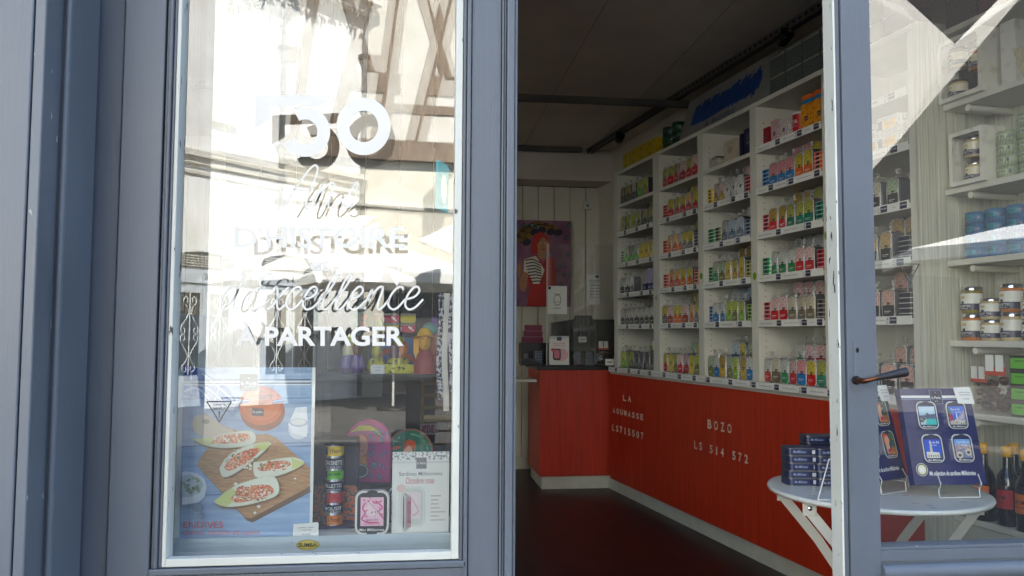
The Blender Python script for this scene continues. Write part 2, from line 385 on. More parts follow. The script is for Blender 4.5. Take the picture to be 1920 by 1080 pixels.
b = MB(); b.face([(-.56, yi(-.56), .61), (.16, yi(.16), .61), (.16, yi(.16), 2.43), (-.56, yi(-.56), 2.43)], 'pane_inner'); b.build('pane', fr)
# lettering stuck on the front glass
b = MB(); cv = Canvas(b, lambda px, py, h: at(px, py, .0272), 0)
T1 = lambda p: [(777-(777-x)/.916, 627-(627-y)/.916) for x, y in p]
cv.poly([(478, 178), (617, 178), (612, 199), (505, 199), (505, 224), (478, 240)], 'vinyl')
cv.ring(572, 247, 47, 47, 23, 23, 'vinyl', -118, 152)
cv.ring(682, 237, 50.5, 54, 27, 29.5, 'vinyl')
hand(cv, 'Ans', 531, 389, 50, 46, 3.7, 'vinyl')
cv.text("D'HISTOIRE", 440, 424, 759, 465, 'vinyl', .024); cv.text('et', 582, 485, 619, 509, 'vinyl', .03)
hand(cv, "d'Excellence", 411, 580, 43.5, 42, 3.9, 'vinyl', .3)
cv.text('À PARTAGER', 442, 603, 757, 649, 'vinyl', .028)
b.build('lettering', fr)
# alarm sticker read from inside, on the inner glass
def alarm(cv, a, b_, wd, ht):
    k = 'black_print'
    for p in (((a-wd/2, b_), (a+wd/2, b_)), ((a+wd/2, b_), (a, b_+ht)), ((a, b_+ht), (a-wd/2, b_))): cv.stroke(list(p), wd*.05, k, False)
    cv.text('ATTENTION', a-wd*.26, b_+ht*.10, a+wd*.26, b_+ht*.2, k, .01, True); cv.text('ALARME', a-wd*.27, b_+ht*.27, a+wd*.27, b_+ht*.4, k, .01, True)
    cv.text('!', a-wd*.035, b_+ht*.47, a+wd*.035, b_+ht*.8, k, .03)
b = MB(); alarm(Canvas(b, lambda px, py, h: at(px, py, .058), 0), 411, 753, 46, 38); b.build('sticker', fr)
# post between window and doorway
b = MB()
b.box(.0965, .1035, .004, .052, .44, 2.5, P); b.box(.1045, .1125, -.004, .052, .44, 2.5, P); b.box(.114, .1765, .002, .14, -.25, 2.95, P)
b.box(.1775, .1815, -.006, .14, -.25, 2.95, P); b.box(.1825, .187, -.002, .14, -.25, 2.95, P); b.box(.188, .2035, -.010, .16, -.25, 2.95, P); b.box(.2042, .2105, -.004, .16, -.25, 2.95, P)
b.build('door_post', shop, .0018)
b = MB(); b.box(.2115, 1.95, -.005, .16, 2.42, 2.95, P); b.build('lintel', shop, .003)
b = MB(); b.box(.18, 1.98, -.32, .055, -.248, -.004, 'street_stone'); b.build('step', shop, .008)
b = MB(); b.box(1.765, 1.985, -.03, .16, -.25, 2.95, P); b.build('door_post', shop, .004)
# the closed leaf of the double door
b = MB()
b.box(.9262, .9375, .005, .045, .0, 2.41, P); b.box(.9395, 1.0085, 0, .045, 0, 2.41, P); b.box(.9375, .9395, .012, .045, 0, 2.41, 'gap'); b.box(1.0088, 1.0125, .006, .045, .687, 2.27, P)
b.box(1.0088, 1.66, .0005, .045, .6655, .6895, P); b.box(1.009, 1.66, .004, .045, .57, .6645, P); b.box(1.009, 1.66, .012, .044, .6640, .6660, 'gap'); b.tube([(1.009, .004, .642), (1.66, .004, .642)], .019, P, 16); b.box(1.009, 1.66, -.004, .04, .585, .61, P)
b.box(1.0088, 1.66, .003, .045, .6897, .6965, 'facade_edge'); b.box(1.0088, 1.66, .012, .04, .0, .573, P); b.box(1.6602, 1.755, 0, .045, 0, 2.41, P); b.box(1.0088, 1.66, 0, .045, 2.27, 2.41, P)
door = b.build('door', shop, .002)
b = MB(); b.box(.9215, .926, .0015, .047, 0, 2.41, 'white_edge')
b.build('door_edge', door, .0012)
b = MB(); b.face([(1.0126, .022, .687), (1.66, .022, .687), (1.66, .022, 2.27), (1.0126, .022, 2.27)], 'pane_door'); b.build('pane', door)
b = MB(); b.box(.9535, .9705, -.0018, 0, 1.032, 1.142, P); b.ball((.9622, -.0015, 1.122), .004, .0022, .006, 'gap'); b.build('lock_plate', door, .001)
b = MB()
h0 = at(1606, 713, -.004); h1 = at(1646, 708, -.045); h2 = at(1700, 697, -.05)
b.lathe([(.0095, 0), (.0095, .006), (.006, .009)], 'gap'); b.v = [Vector((h0.x+p.x, -p.z, h0.z+p.y)) for p in b.v]
b.tube([h0, h0+Vector((.0, -.03, 0)), h0.lerp(h1, .35)+Vector((0, -.022, 0)), h1], [.0065, .006, .0048, .0048], 'copper', 12)
b.tube([h1.lerp(h2, -.06), h1.lerp(h2, .06), h1.lerp(h2, .5), h1.lerp(h2, .95), h2], [.0055, .0065, .0085, .0105, .0095], 'grip', 14)
b.build('handle', door)
b = MB(); alarm(Canvas(b, lambda px, py, h: at(px, py, .0235), 0), 1705, 495, 37, 35); b.build('sticker', door)

# ------------------------------------------------------------------ room shell
AN = R_(8.1); DV = Vector((-math.sin(AN), math.cos(AN), 0)); NV = Vector((math.cos(AN), math.sin(AN), 0))
W = lambda s, c, z=0: DV*s+NV*c+Vector((0, 0, z))
SF = frame((0, 0, 0), DV, (0, 0, 1), NV)            # shelf frame: x = s along the wall, y = c towards the wall
SROT = AN-R_(90)
b = MB(); b.T = SF; b.box(-.2, 5.6, 2.36, 2.5, 0, 2.95, 'wall_boards'); struct(b.build('side_wall'))
b = MB(); b.box(-4.7, -4.6, .14, 5.5, 0, 2.95, 'wall_boards'); struct(b.build('side_wall'))
b = MB(); b.box(-1.9, -.60, .125, .22, 0, 2.95, 'wall_boards'); b.box(-.6, .2, .112, .16, 0, .66, 'wall_boards'); b.box(-.6, 1.97, .165, .22, 2.44, 2.95, 'wall_boards'); b.box(1.77, 2.6, .165, .22, 0, 2.95, 'wall_boards'); struct(b.build('front_wall'))
b = MB(); bx = -4.6
while bx < 1.8:
    b.box(bx+.003, bx+.139, 5.3+random.uniform(-.002, .002), 5.36, 0, 2.47, 'wall_boards'); bx += .142
b.box(-4.6, 1.9, 5.33, 5.45, 0, 2.95, 'gap'); b.box(-4.6, 1.9, 5.27, 5.34, 0, .1, 'plinth_paint'); struct(b.build('back_wall', None, .002))
b = MB(); b.box(-4.7, 2.7, .14, 5.5, 2.753, 2.9, 'gap')
cx = -4.5
while cx < 2.7: b.box(cx+.002, cx+.598, .14, 5.45, 2.75, 2.76, 'ceiling_paint'); cx += .6
struct(b.build('ceiling'))
b = MB(); b.box(-4.6, 1.9, 5.0, 5.29, 2.475, 2.748, 'ceiling_paint'); t = b.build('ceiling_beam'); struct(t)
def rail(p0, p1, name, label):
    p0, p1 = Vector(p0), Vector(p1); L = (p1-p0).length; u = (p1-p0).normalized(); n = u.cross(Vector((0, 0, 1)))
    b = MB(); b.T = frame(p0, u, (0, 0, 1), n); k = mat('rail_steel', (104, 101, 96), .5, metal=.25) if 'rail_steel' not in MATS else 'rail_steel'
    b.box(0, L, -.021, -.018, -.041, 0, k); b.box(0, L, .018, .021, -.041, 0, k); b.box(0, L, -.0178, .0178, -.003, 0, k)
    b.box(0, L, -.0178, -.009, -.041, -.038, k); b.box(0, L, .009, .0178, -.041, -.038, k)
    x = .03
    while x < L-.03: b.box(x, x+.02, -.0225, -.0205, -.026, -.014, 'gap'); x += .05
    t = b.build(name); return tag(t, label, 'ceiling rail', 'slotted steel ceiling rails')
rail(W(.6, 2.165, 2.75), W(5.25, 2.165, 2.75), 'ceiling_rail', 'long slotted steel rail running along the ceiling above the tin shelves')
rail((-1.38, 3.4, 2.707), (1.86, 3.4, 2.707), 'ceiling_rail', 'slotted steel rail crossing the ceiling halfway into the shop')
rail((-1.38, 4.95, 2.748), (1.40, 4.95, 2.748), 'ceiling_rail', 'far slotted steel rail crossing the ceiling in front of the back wall')
for i, (s, lb) in enumerate(((1.85, 'small black spotlight on the ceiling rail nearest the door'), (4.0, 'small black spotlight on the ceiling rail nearest the till'))):
    p = W(s, 2.15, 2.695); t = thing('spotlight', lb, 'spotlight', p, SROT, 'unlit ceiling spotlights')
    b = MB(); b.box(-.05, .05, -.02, .02, -.02, .012, 'black_plastic'); b.T = Matrix.Translation(p); b.build('mount', t, .003)
    b = MB(); b.T = Matrix.Translation(p+Vector((-.02, 0, -.03))) @ Matrix.Rotation(R_(70), 4, 'X'); b.lathe([(.02, -.04), (.03, -.03), (.036, .04), (.03, .042), (.028, .02)], 'black_plastic', 14); b.build('lamp_head', t)

# ------------------------------------------------------------------ across the square: what the glass reflects
_before = set(bpy.data.objects)
HA = thing('white_house', 'sunlit white house across the square with number 24 door and cornice', 'house', (-1, -16.44, -.25))
FA = frame((-1, -16.44, 0), (-.719, .695, 0), (0, 0, 1), (.695, .719, 0))
def A(name, parent=None, bevel=0): o = b.build(name, parent or HA, bevel); return o
b = MB(); b.T = FA; b.box(0, 12, -7, 0, -.25, 8.6, 'house_white'); A('wall')
b = MB(); b.T = FA; b.box(-.1, 12.2, -7.2, .45, 8.604, 8.85, 'house_trim'); b.box(0, 12, .003, .28, 8.40, 8.60, 'house_trim'); A('roof')
b = MB(); b.T = FA; b.box(0, 12, .003, .10, 4.5, 4.62, 'house_trim'); b.box(0, 12, .003, .19, 4.624, 4.74, 'house_trim'); b.box(0, 12, .003, .05, 4.3, 4.36, 'house_trim'); A('cornice')
b = MB(); b.T = FA; b.tube([(.14, .34, 8.5), (.14, .14, 8.1), (.14, .14, 3), (.14, .14, -.2)], .055, 'zinc', 8)
for z in (7.4, 6.3, 5.2, 4.0, 2.6, 1.2): b.box(.05, .23, .004, .21, z, z+.09, 'dark_steel')
A('drainpipe')
b = MB(); b.T = FA
for i in range(150):
    u = random.uniform(.2, 7); L = random.uniform(.03, .22)*(1+.5*math.sin(u*5)); b.tube([(u, .33+random.uniform(-.05, .05), 8.4), (u+random.uniform(-.1, .1), .34, 8.4-L)], [.03, .012], 'zinc', 5)
A('garland')
b = MB(); b.T = FA; b.box(1.25, 2.6, .004, .06, -.25, 2.12, 'grey_door'); b.box(1.2, 2.65, .004, .10, 2.14, 2.40, 'grey_door')
cv = Canvas(b, lambda a, z, h: (a, .102+h, z), .001); cv.text('24', 1.98, 2.34, 1.78, 2.22, 'black_print', .02)
dr = A('door', None, .01)
for u0 in (1.36, 2.04):
    b = MB(); b.T = FA; b.box(u0, u0+.46, .05, .063, .35, 1.95, 'dark_glass'); pn = A('pane', dr)
    b = MB(); b.T = FA; c = u0+.23; b.tube([(c, .08, .36), (c, .08, 1.94)], .012, 'iron_white', 6)
    for sg in (-1, 1):
        for fl_ in (1, -1):
            q = crom([(c+sg*x, 1.14+fl_*(z-1.14)) for x, z in ((.06, 1.76), (.05, 1.84), (.11, 1.86), (.14, 1.76), (.06, 1.66), (.03, 1.54), (.09, 1.42), (.18, 1.28), (.18, 1.17), (.11, 1.16), (.10, 1.24), (.14, 1.26))], 4)
            b.tube([(x, .08, z) for x, z in q], .010, 'iron_white', 5)
    A('grille', dr)
b = MB(); b.T = FA
arc = [(1.25, 2.44)]+[(1.925-.675*math.cos(R_(180*i/10)), 2.58+.2*math.sin(R_(180*i/10))) for i in range(11)]+[(2.6, 2.44)]
b.prism(arc, .004, .03, 'dark_boards')
for k in range(5): b.box(1.3, 2.55, .028, .05, 2.47+.05*k, 2.49+.05*k, 'house_trim')
A('transom')
for u0 in (3.4, 6.4, 9.2):
    b = MB(); b.T = FA; b.box(u0, u0+1.1, .004, .05, 5.3, 7.5, 'house_trim'); f = A('shutter')
    b = MB(); b.T = FA; b.box(u0-.1, u0+1.2, .004, .14, 5.18, 5.29, 'house_trim'); A('sill')

FB = frame((-1, -16.44, 0), (.97, -.24, 0), (0, 0, 1), (.24, .97, 0))
def onB(px, py):
    d = ray(px, py); r = d.x/d.y; u = (1+18.15*r)/(.97-.24*r); return u, EYE+(18.15+.24*u)/d.y*d.z
HB = thing('timber_house', 'old timber framed house with brown crossed beams beyond the white house', 'house', (-1, -16.44, -.25))
b = MB(); b.T = FB; b.box(.02, 5, -7, 0, 5.1, 10.5, 'plaster'); b.box(.02, 5, -7, 0, 2.75, 5.096, 'stone_wall'); b.box(.02, .5, -7, 0, -.25, 2.746, 'stone_wall'); b.box(4.6, 5, -7, 0, -.25, 2.746, 'stone_wall'); b.box(.5, 4.6, -7, -1.2, -.25, 2.746, 'dark_boards'); b.build('wall', HB)  # dark boards box paints in the shade of the ground floor opening
b = MB(); b.T = FB; b.box(-.1, 5.1, -7.2, .5, 10.504, 10.8, 'timber'); b.build('roof', HB)
def timber(q, out=.07):
    b = MB(); b.T = FB; b.prism([onB(*p) for p in q], .003, out, 'timber'); b.build('timber_beam', HB)
timber([(745, -30), (765, -30), (726, 262), (707, 262)]); timber([(788, -30), (809, -30), (872, 180), (851, 180)], .05); timber([(846, -30), (868, -30), (796, 262), (774, 262)], .09)
timber([(905, -30), (925, -30), (886, 268), (866, 268)]); timber([(950, -30), (970, -30), (1012, 150), (992, 150)], .05); timber([(1006, -30), (1026, -30), (956, 270), (936, 270)], .09)
timber([(800, 196), (1040, 206), (1040, 222), (794, 212)], .04); timber([(692, 100), (742, 103), (735, 132), (692, 129)], .04); timber([(806, 140), (908, 145), (908, 182), (796, 176)], .045)  # last rail added to break up a bright wedge in the reflection
timber([(692, 263), (1050, 276), (1050, 312), (692, 300)], .22)
b = MB(); b.T = FB; b.box(.02, 5, .003, .1, 4.1, 4.2, 'house_trim'); b.box(.02, 5, .003, .06, 2.75, 2.95, 'stone_wall'); b.build('moulding', HB)
sg = [vm(978, 302, 16.5), vm(997, 312, 17.2), vm(996, 401, 17.2), vm(978, 393, 16.5)]
t = thing('hanging_sign', 'turquoise hanging sign with a pale cone shape on the timber house wall', 'sign', sg[3])
u = (sg[1]-sg[0]); u.z = 0; L = u.length; u.normalize(); H = sg[0].z-sg[3].z
b = MB(); b.T = frame(sg[3], u, (0, 0, 1), u.cross(Vector((0, 0, 1)))); b.box(0, L, -.03, .03, 0, H, col(70, 176, 190)); b.build('board', t)
b = MB(); b.T = frame(sg[3], u, (0, 0, 1), u.cross(Vector((0, 0, 1))))
for s_ in (-1, 1):
    b.prism([(L*.5+L*.26*math.sin(k*.3142), H*.45+H*.3*math.cos(k*.3142)) for k in range(20)], s_*.031, s_*.045, 'canvas_white')
b.build('emblem', t)
b = MB(); b.T = frame(sg[3], u, (0, 0, 1), u.cross(Vector((0, 0, 1)))); b.box(L, L+.5, -.015, .015, H*.85, H*.89, 'dark_steel'); b.build('bracket', t)
HD = thing('added_dark_house', 'tall dark boarded house added to keep the door glass reflection dark', 'house', (12, -20, -.25))
b = MB(); b.box(4.3, 26, -26, -20, -.25, 12, 'dark_boards'); b.build('wall', HD)  # invented dark front, keeps the reflection in the door glass dark
for i in range(6):
    b = MB(); b.box(5.5+3.2*i, 6.7+3.2*i, -19.99, -19.93, 1, 3.2, 'dark_glass'); b.build('window', HD)

def parasol(x, y, rz, az, r, label, k=8):
    t = thing('parasol', label, 'parasol', (x, y, -.25), 0, 'white parasols on the square')
    b = MB(); b.T = Matrix.Translation((x, y, 0)); b.lathe([(.02, az+.05), (r*.5, (az*.55+rz*.45)+.04), (r, rz), (r, rz-.16), (r-.012, rz-.16), (r-.012, rz-.012), (r*.5, (az*.55+rz*.45)+.02), (.02, az+.03)], 'canvas_white', 8, smooth=False); b.build('canopy', t)
    b = MB(); b.T = Matrix.Translation((x, y, 0)); b.lathe([(.024, -.2), (.024, az+.12), (.01, az+.18)], 'white_metal', 10); b.build('pole', t)
    b = MB(); b.T = Matrix.Translation((x, y, 0))
    for i in range(k):
        a = 2*math.pi*i/k; b.tube([(.02*math.cos(a), .02*math.sin(a), az-.01), (r*.97*math.cos(a), r*.97*math.sin(a), rz-.03)], .009, 'white_metal', 5)
    b.build('ribs', t)
    b = MB(); b.T = Matrix.Translation((x, y, 0)); b.lathe([(.3, -.248), (.3, -.2), (.04, -.18)], 'dark_steel', 20); b.build('base', t); return t
parasol(-.2, -13.44, 2.2, 2.78, 1.85, 'white parasol opened beside the timber house')
def swing(objs):                         # turn this side of the square about the shop's mirrored eye point
    for o in objs:
        if o.parent: continue
        M_ = Matrix.Rotation(R_(-6.1), 4, 'Z'); p = M_ @ (Vector(o.location)-Vector((0, 1.71, 0)))+Vector((0, 1.71, 0)); o.location = p; o.rotation_euler.z += R_(-6.1)
q = vm(2040, 400, 8); _late = parasol(q.x, q.y, 2.30, 2.78, 2.6, 'large white parasol reflected in the door glass')
def sail(pts, label):
    n = (pts[1]-pts[0]).cross(pts[2]-pts[0]).normalized()*.006; k = len(pts)
    b = MB(); b.add([p-n for p in pts]+[p+n for p in pts], [list(range(k))[::-1], [k+i for i in range(k)]]+[(i, (i+1) % k, k+(i+1) % k, k+i) for i in range(k)], 'canvas_white')
    t = tag(b.build('shade_sail'), label, 'shade sail', 'white shade sails over the square'); return t
sail([vm(640, 470, 11.5), vm(600, 402, 12.4), vm(724, 404, 12)], 'broad white triangular sail above the parasol by the white house')
sail([vm(727, 467, 11), vm(790, 437, 11.6), vm(764, 538, 11.2)], 'narrow white triangular sail hanging point down by the timber house')
sail([vm(803, 449, 11), vm(870, 420, 11.6), vm(866, 474, 11.2)], 'small white triangular sail beside the turquoise sign')
swing([o for o in bpy.data.objects if o not in _before and o not in (HD, _late)])
sail([vm(1480, -90, 6.2), vm(1690, -6, 6), vm(1788, 84, 5.9), vm(1878, -8, 6), vm(1918, -12, 6), vm(1690, 256, 6.1), vm(1560, 400, 6.3)], 'large notched white sail reflected in the glass of the door')

# market stall, chair and sale sign outside
c = vm(735, 700, 8.6)
t = thing('market_stall', 'black draped market stall with dark felt hats on the square', 'market stall', (c.x, c.y, -.25))
b = MB(); b.box(c.x-.75, c.x+.55, c.y-.8, c.y, -.24, .62, 'black_cloth'); b.build('table', t, .02)
b = MB()
for dx, dz in ((-.1, .0), (.1, .02), (-.3, .01)): b.lathe([(.19, .625), (.18, .64), (.11, .65), (.10, .74), (.06, .77), (0, .775)], 'black_cloth', 16, c.x+dx, c.y-.12-dz)
b.build('hat', t)
c = vm(826, 800, 7.2)
t = thing('wooden_chair', 'pale wooden ladder back chair standing on the square', 'chair', (c.x, c.y, -.25))
w_ = col(196, 160, 112)
for dx in (-.2, .2):
    b = MB(); b.box(c.x+dx-.018, c.x+dx+.018, c.y-.018, c.y+.018, -.249, .66, w_); b.build('leg', t, .004)
    b = MB(); b.box(c.x+dx-.018, c.x+dx+.018, c.y-.40, c.y-.364, -.249, .2, w_); b.build('leg', t, .004)
b = MB()
for z in (.34, .47, .6): b.box(c.x-.18, c.x+.18, c.y-.012, c.y+.012, z, z+.04, w_)
b.build('backrest', t, .003)
b = MB(); b.box(c.x-.22, c.x+.22, c.y-.41, c.y+.02, .2, .235, col(206, 178, 120)); b.build('seat', t, .008)
b = MB()
for z in (-.1, .05): b.box(c.x-.18, c.x+.18, c.y-.39, c.y-.37, z, z+.025, w_)
b.build('stretcher', t)
q = vm(805, 806, 7.1)
b = MB(); b.box(-.1, .1, -.003, .003, -.06, .06, 'paper'); cv = Canvas(b, lambda a, z, h: (a, .0035+h, z), .00006); cv.text('-30%', .09, .045, -.09, -.045, col(200, 30, 70), .03)
onething(b, 'sale_sign', 'white sale sign reading minus 30 percent in red on the wooden chair', 'sign', (q.x, c.y+.016, q.z))
# ------------------------------------------------------------------ window display
G = 'window display'
b = MB(); b.box(-.56, .16, .122, .95, .690, .716, 'white_paint'); b.box(-.56, .16, .119, .1215, .60, .722, col(188, 200, 206))
b.box(-.56, .16, .925, .95, .60, .69, 'white_paint')
t = b.build('display_floor'); tag(t, 'white display floor inside the shop window with a pale blue front board', 'display floor')
b = MB(); b.box(-.58, -.565, .122, .95, 0, 1.2, 'white_paint')
for x in (-.55, .13): b.box(x, x+.03, .88, .92, 0, .69, 'white_paint')
b.build('support', t)
b = MB(); q = at(577, 1022, .1175); cv = Canvas(b, lambda a, z, h: (q.x+a, .1185-h, q.z+z), .00006)
cv.ell(0, 0, .024, .0115, 'black_print'); cv.ell(0, 0, .0232, .0108, col(222, 196, 70)); cv.ell(0, 0, .0212, .009, 'black_print'); cv.ell(0, 0, .0205, .0084, col(222, 196, 70))
cv.text('SUMBA', -.019, .0042, .019, -.0042, 'black_print', .03)
b.build('maker_badge', t)

b = MB()
for k in range(7): b.box(-.60+.11*k, -.493+.11*k, .952, .968, .0, 2.42, 'dark_panel')  # dark boards added as a backdrop so the window reflection stands out
tag(b.build('dark_backdrop', None, .002), 'tall dark boarded backdrop added behind the shop window to darken it', 'panel')
# -- food poster
PY = .15
class Pix(Canvas):
    def __init__(s, mb, y, step=.00003): Canvas.__init__(s, mb, lambda px, py, h: at(px, py, y)+Vector((0, -h, 0)), step)
z3 = lambda *p: [(300+x*.38885, 660+y*.38885) for x, y in p]
zz = lambda x, y: (300+x*.38885, 660+y*.38885)
def print_(mb): pass
b = MB(); cv = Pix(b, PY)
c0, c1 = at(344, 689, PY), at(585, 1015, PY)
b.box(c0.x-.009, c1.x, PY+.0004, PY+.005, .717, c0.z, 'paper')
blue = mat('poster_blue', (158, 184, 214), .45, rgb2=(136, 164, 200), scale=5, stretch=(2, 1, 22))
cv.poly([(344.5, 689), (585, 689), (580, 1012), (336, 1012)], blue)
for i, (yl, ys) in enumerate(((748, 746), (838, 836), (930, 921))): cv.stroke([(341, yl), (583, ys)], 1.6, col(84, 106, 138), False)
cv.poly(z3((115, 445), (728, 400), (728, 450), (115, 470)), col(150, 172, 200)); cv.stroke(z3((115, 455), (728, 436)), 1.4, col(78, 98, 130), False)
towel = z3((115, 62), (180, 82), (255, 122), (330, 176), (372, 240), (350, 276), (300, 270), (205, 228), (115, 205))
cv.poly(towel, col(52, 98, 176))
for p in (((115, 190), (180, 175), (240, 228)), ((115, 150), (220, 170), (330, 262)), ((200, 100), (270, 160), (352, 232))): cv.stroke(z3(*p), 3.2, col(214, 222, 232))
for p in (((150, 92), (150, 200)), ((220, 118), (205, 218)), ((290, 160), (262, 240))): cv.stroke(z3(*p), 2.2, col(196, 210, 226), False)
cv.poly(z3((300, 240), (372, 240), (352, 282), (300, 276)), col(206, 214, 224))
for yy, cc in ((135, 'navy'), (145, 'paper'), (152, 'navy'), (158, 'paper')): cv.stroke(z3((115, yy), (728, yy-2)), 2.0, cc, False)
# orange jar lid
cx, cyy = zz(487, 258); cv.ell(cx+3, cyy+12, 42, 36, col(150, 80, 44)); cv.ell(cx, cyy, 42, 37, col(212, 98, 40)); cv.ell(cx, cyy-2, 35, 30, col(226, 116, 52)); cv.ring(cx, cyy-2, 30, 25.5, 29, 24.6, col(196, 86, 36)); cv.ring(cx, cyy-3, 26, 22, 25.2, 21.3, col(200, 92, 40))
for x0, x1 in ((378, 430), (545, 596)): cv.poly(z3((x0, 232), (x1, 226), (x1, 244), (x0, 250)), col(70, 110, 170)); cv.stroke(z3((x0, 238), (x1, 232)), 1, 'paper', False)
cv.text('TARTINETTE', *zz(446, 208), *zz(540, 228), col(96, 50, 30), .01); cv.text('Thon', *zz(478, 242), *zz(505, 256), col(96, 50, 30)); cv.poly(z3((444, 270), (500, 274), (500, 310), (444, 306)), 'navy'); cv.text('la perle', *zz(450, 282), *zz(494, 298), 'paper')
cv.poly(z3((385, 106), (473, 106), (473, 188), (385, 188)), 'navy'); cv.text('la Perle', *zz(391, 142), *zz(466, 160), 'paper', .012); cv.text('DES DIEUX', *zz(408, 165), *zz(450, 170), 'paper'); cv.ell(*zz(429, 124), 1.1, 1.1, 'paper')
# white pourer
cv.ell(*zz(668, 370), 19, 20, col(206, 214, 222)); cv.poly(z3((655, 268), (708, 264), (712, 330), (708, 410), (640, 390), (618, 350)), col(232, 236, 238)); cv.ell(*zz(668, 340), 17, 8, col(170, 184, 200)); cv.ell(*zz(668, 337), 14, 6, 'paper')
# board
wd = mat('poster_wood', (196, 152, 106), .5, rgb2=(166, 120, 78), scale=10, stretch=(6, 1, 40)); cv.poly(z3((190, 560), (420, 812), (446, 822), (724, 676), (722, 640)), col(112, 84, 62))
cv.poly(z3((155, 345), (165, 312), (195, 298), (240, 305), (300, 355), (372, 378), (430, 400), (512, 394), (560, 412), (724, 560), (722, 648), (440, 802), (410, 796), (180, 548), (186, 520), (250, 440), (200, 408), (165, 380)), wd)
cv.poly(z3((155, 345), (165, 312), (195, 298), (240, 305), (300, 355), (360, 378), (300, 415), (245, 436), (200, 408), (165, 380)), col(206, 190, 164)); cv.ell(*zz(222, 335), 6.5, 4.5, col(120, 116, 106))
for k in range(9): cv.stroke(z3((230+k*45, 520-k*10), (420+k*36, 720-k*22)), .7, col(176, 130, 84), False)
rs = random.Random(3)
mat('salmon', (214, 106, 58), .5, rgb2=(238, 196, 160), scale=260, lo=.38, hi=.52)
def endive(pts, tip, fill, crumbs):
    cv.poly(z3(*[(x+6, y+12) for x, y in pts]), col(128, 92, 60)); sm = lambda q: z3(*crom(q+[q[0]], 5)[:-1]); cv.poly(sm(pts), col(226, 226, 206)); cv.poly(sm(tip), col(206, 212, 130)); cv.stroke(sm(pts), 1.0, col(196, 198, 160), False); cv.poly(sm(fill), 'salmon')
    xs = [p[0] for p in fill]; ys = [p[1] for p in fill]
    ex, ey = sum(xs)/len(xs), sum(ys)/len(ys); rx, ry = (max(xs)-min(xs))*.46, (max(ys)-min(ys))*.46
    for k in range(crumbs):
        a_ = rs.uniform(0, 6.28); q_ = rs.uniform(0, 1)**.5; x, y = ex+rx*q_*math.cos(a_), ey+ry*q_*math.sin(a_); r_ = rs.uniform(3, 10)
        c_ = rs.choice((col(236, 232, 214), col(236, 232, 214), col(226, 138, 84), col(186, 84, 44), col(112, 122, 64), col(206, 190, 150)))
        cv.poly(z3(*[(x+r_*rs.uniform(.6, 1.2)*math.cos(j*1.05), y+.7*r_*rs.uniform(.6, 1.2)*math.sin(j*1.05)) for j in range(6)]), c_)
endive([(155, 420), (250, 412), (300, 395), (440, 380), (452, 440), (330, 462), (230, 452)], [(155, 420), (255, 412), (270, 440), (215, 446)], [(250, 440), (268, 412), (330, 396), (420, 394), (428, 424), (340, 440)], 46)
endive([(288, 560), (330, 500), (410, 455), (520, 432), (520, 460), (440, 530), (350, 590), (305, 600)], [(450, 452), (524, 430), (520, 462), (470, 480)], [(310, 555), (350, 505), (420, 470), (480, 462), (470, 490), (400, 545), (335, 572)], 60)
endive([(452, 530), (520, 522), (640, 506), (696, 535), (600, 585), (520, 602), (460, 596)], [(630, 508), (696, 535), (640, 562), (640, 530)], [(470, 556), (520, 530), (610, 522), (630, 545), (560, 565), (490, 572)], 54)
endive([(262, 718), (350, 652), (420, 622), (548, 596), (572, 680), (470, 722), (360, 742), (300, 738)], [(262, 718), (345, 655), (372, 690), (330, 738), (290, 736)], [(345, 705), (380, 660), (460, 640), (530, 640), (548, 676), (470, 706), (380, 724)], 90)
for p in ((480, 740, 10), (462, 770, 8), (370, 632, 9), (655, 606, 6), (535, 440, 6), (440, 560, 7)): cv.ell(*zz(p[0], p[1]), p[2]*.39, p[2]*.3, col(236, 232, 214), n=7)
cv.ell(*zz(190, 745), 11, 8, col(96, 120, 148)); cv.ell(*zz(205, 785), 7, 6, col(96, 120, 148)); cv.poly([(344, 884), (352, 882), (372, 886), (386, 896), (390, 912), (386, 930), (374, 940), (352, 944), (344, 944)], col(214, 222, 228)); cv.poly([(344, 890), (360, 888), (378, 896), (384, 908), (378, 922), (360, 930), (344, 931)], col(176, 190, 196))
for k in range(16): cv.ell(rs.uniform(346, 374), rs.uniform(894, 924), rs.uniform(4, 6), rs.uniform(2.2, 3.2), rs.choice((col(98, 116, 84), col(124, 138, 104), col(150, 156, 124))), rs.uniform(-40, 40), 8)
cv.text('ENDIVES', *zz(120, 812), *zz(311, 844), col(214, 74, 46), .004); cv.text('chèvre, carotte et cumin', *zz(118, 850), *zz(486, 880), col(210, 80, 56), 0, False, .25)
food = b.build('food_poster'); tag(food, 'large food poster of stuffed endives on a wooden board against pale blue planks', 'poster')

# -- tower of small tins with its presentation box
c = at(622, 1000, .19); zf = .7165
b = MB(); k = mat('box_pattern', (36, 38, 66), .4)
pt = pattern('zigzag', (206, 110, 60), (84, 100, 104), 150, .45, .5, .5, 'noise')
b.box(-.053, .053, .0, .07, 0, .005, 'navy'); b.box(-.053, .053, .066, .07, .0052, .19, 'navy')
b.box(-.053, -.049, .002, .0655, .0052, .085, pt); b.box(.049, .053, .002, .0655, .0052, .085, pt); b.box(-.0488, .0488, .060, .0655, .0052, .085, pt); b.box(-.053, -.0488, .03, .0655, .0852, .19, 'navy'); b.box(.0488, .053, .03, .0655, .0852, .19, 'navy'); b.box(-.053, .053, .0, .07, .1905, .196, col(62, 58, 56))
onething(b, 'gift_box', 'dark navy presentation box with zigzag base standing around the small tin tower', 'gift box', (c.x, c.y+.01, zf))
tt = thing('tin_tower', 'tower of small round tins with yellow, green, red and orange labels', 'tin tower', (c.x, c.y+.034, zf+.0055))
z = 0
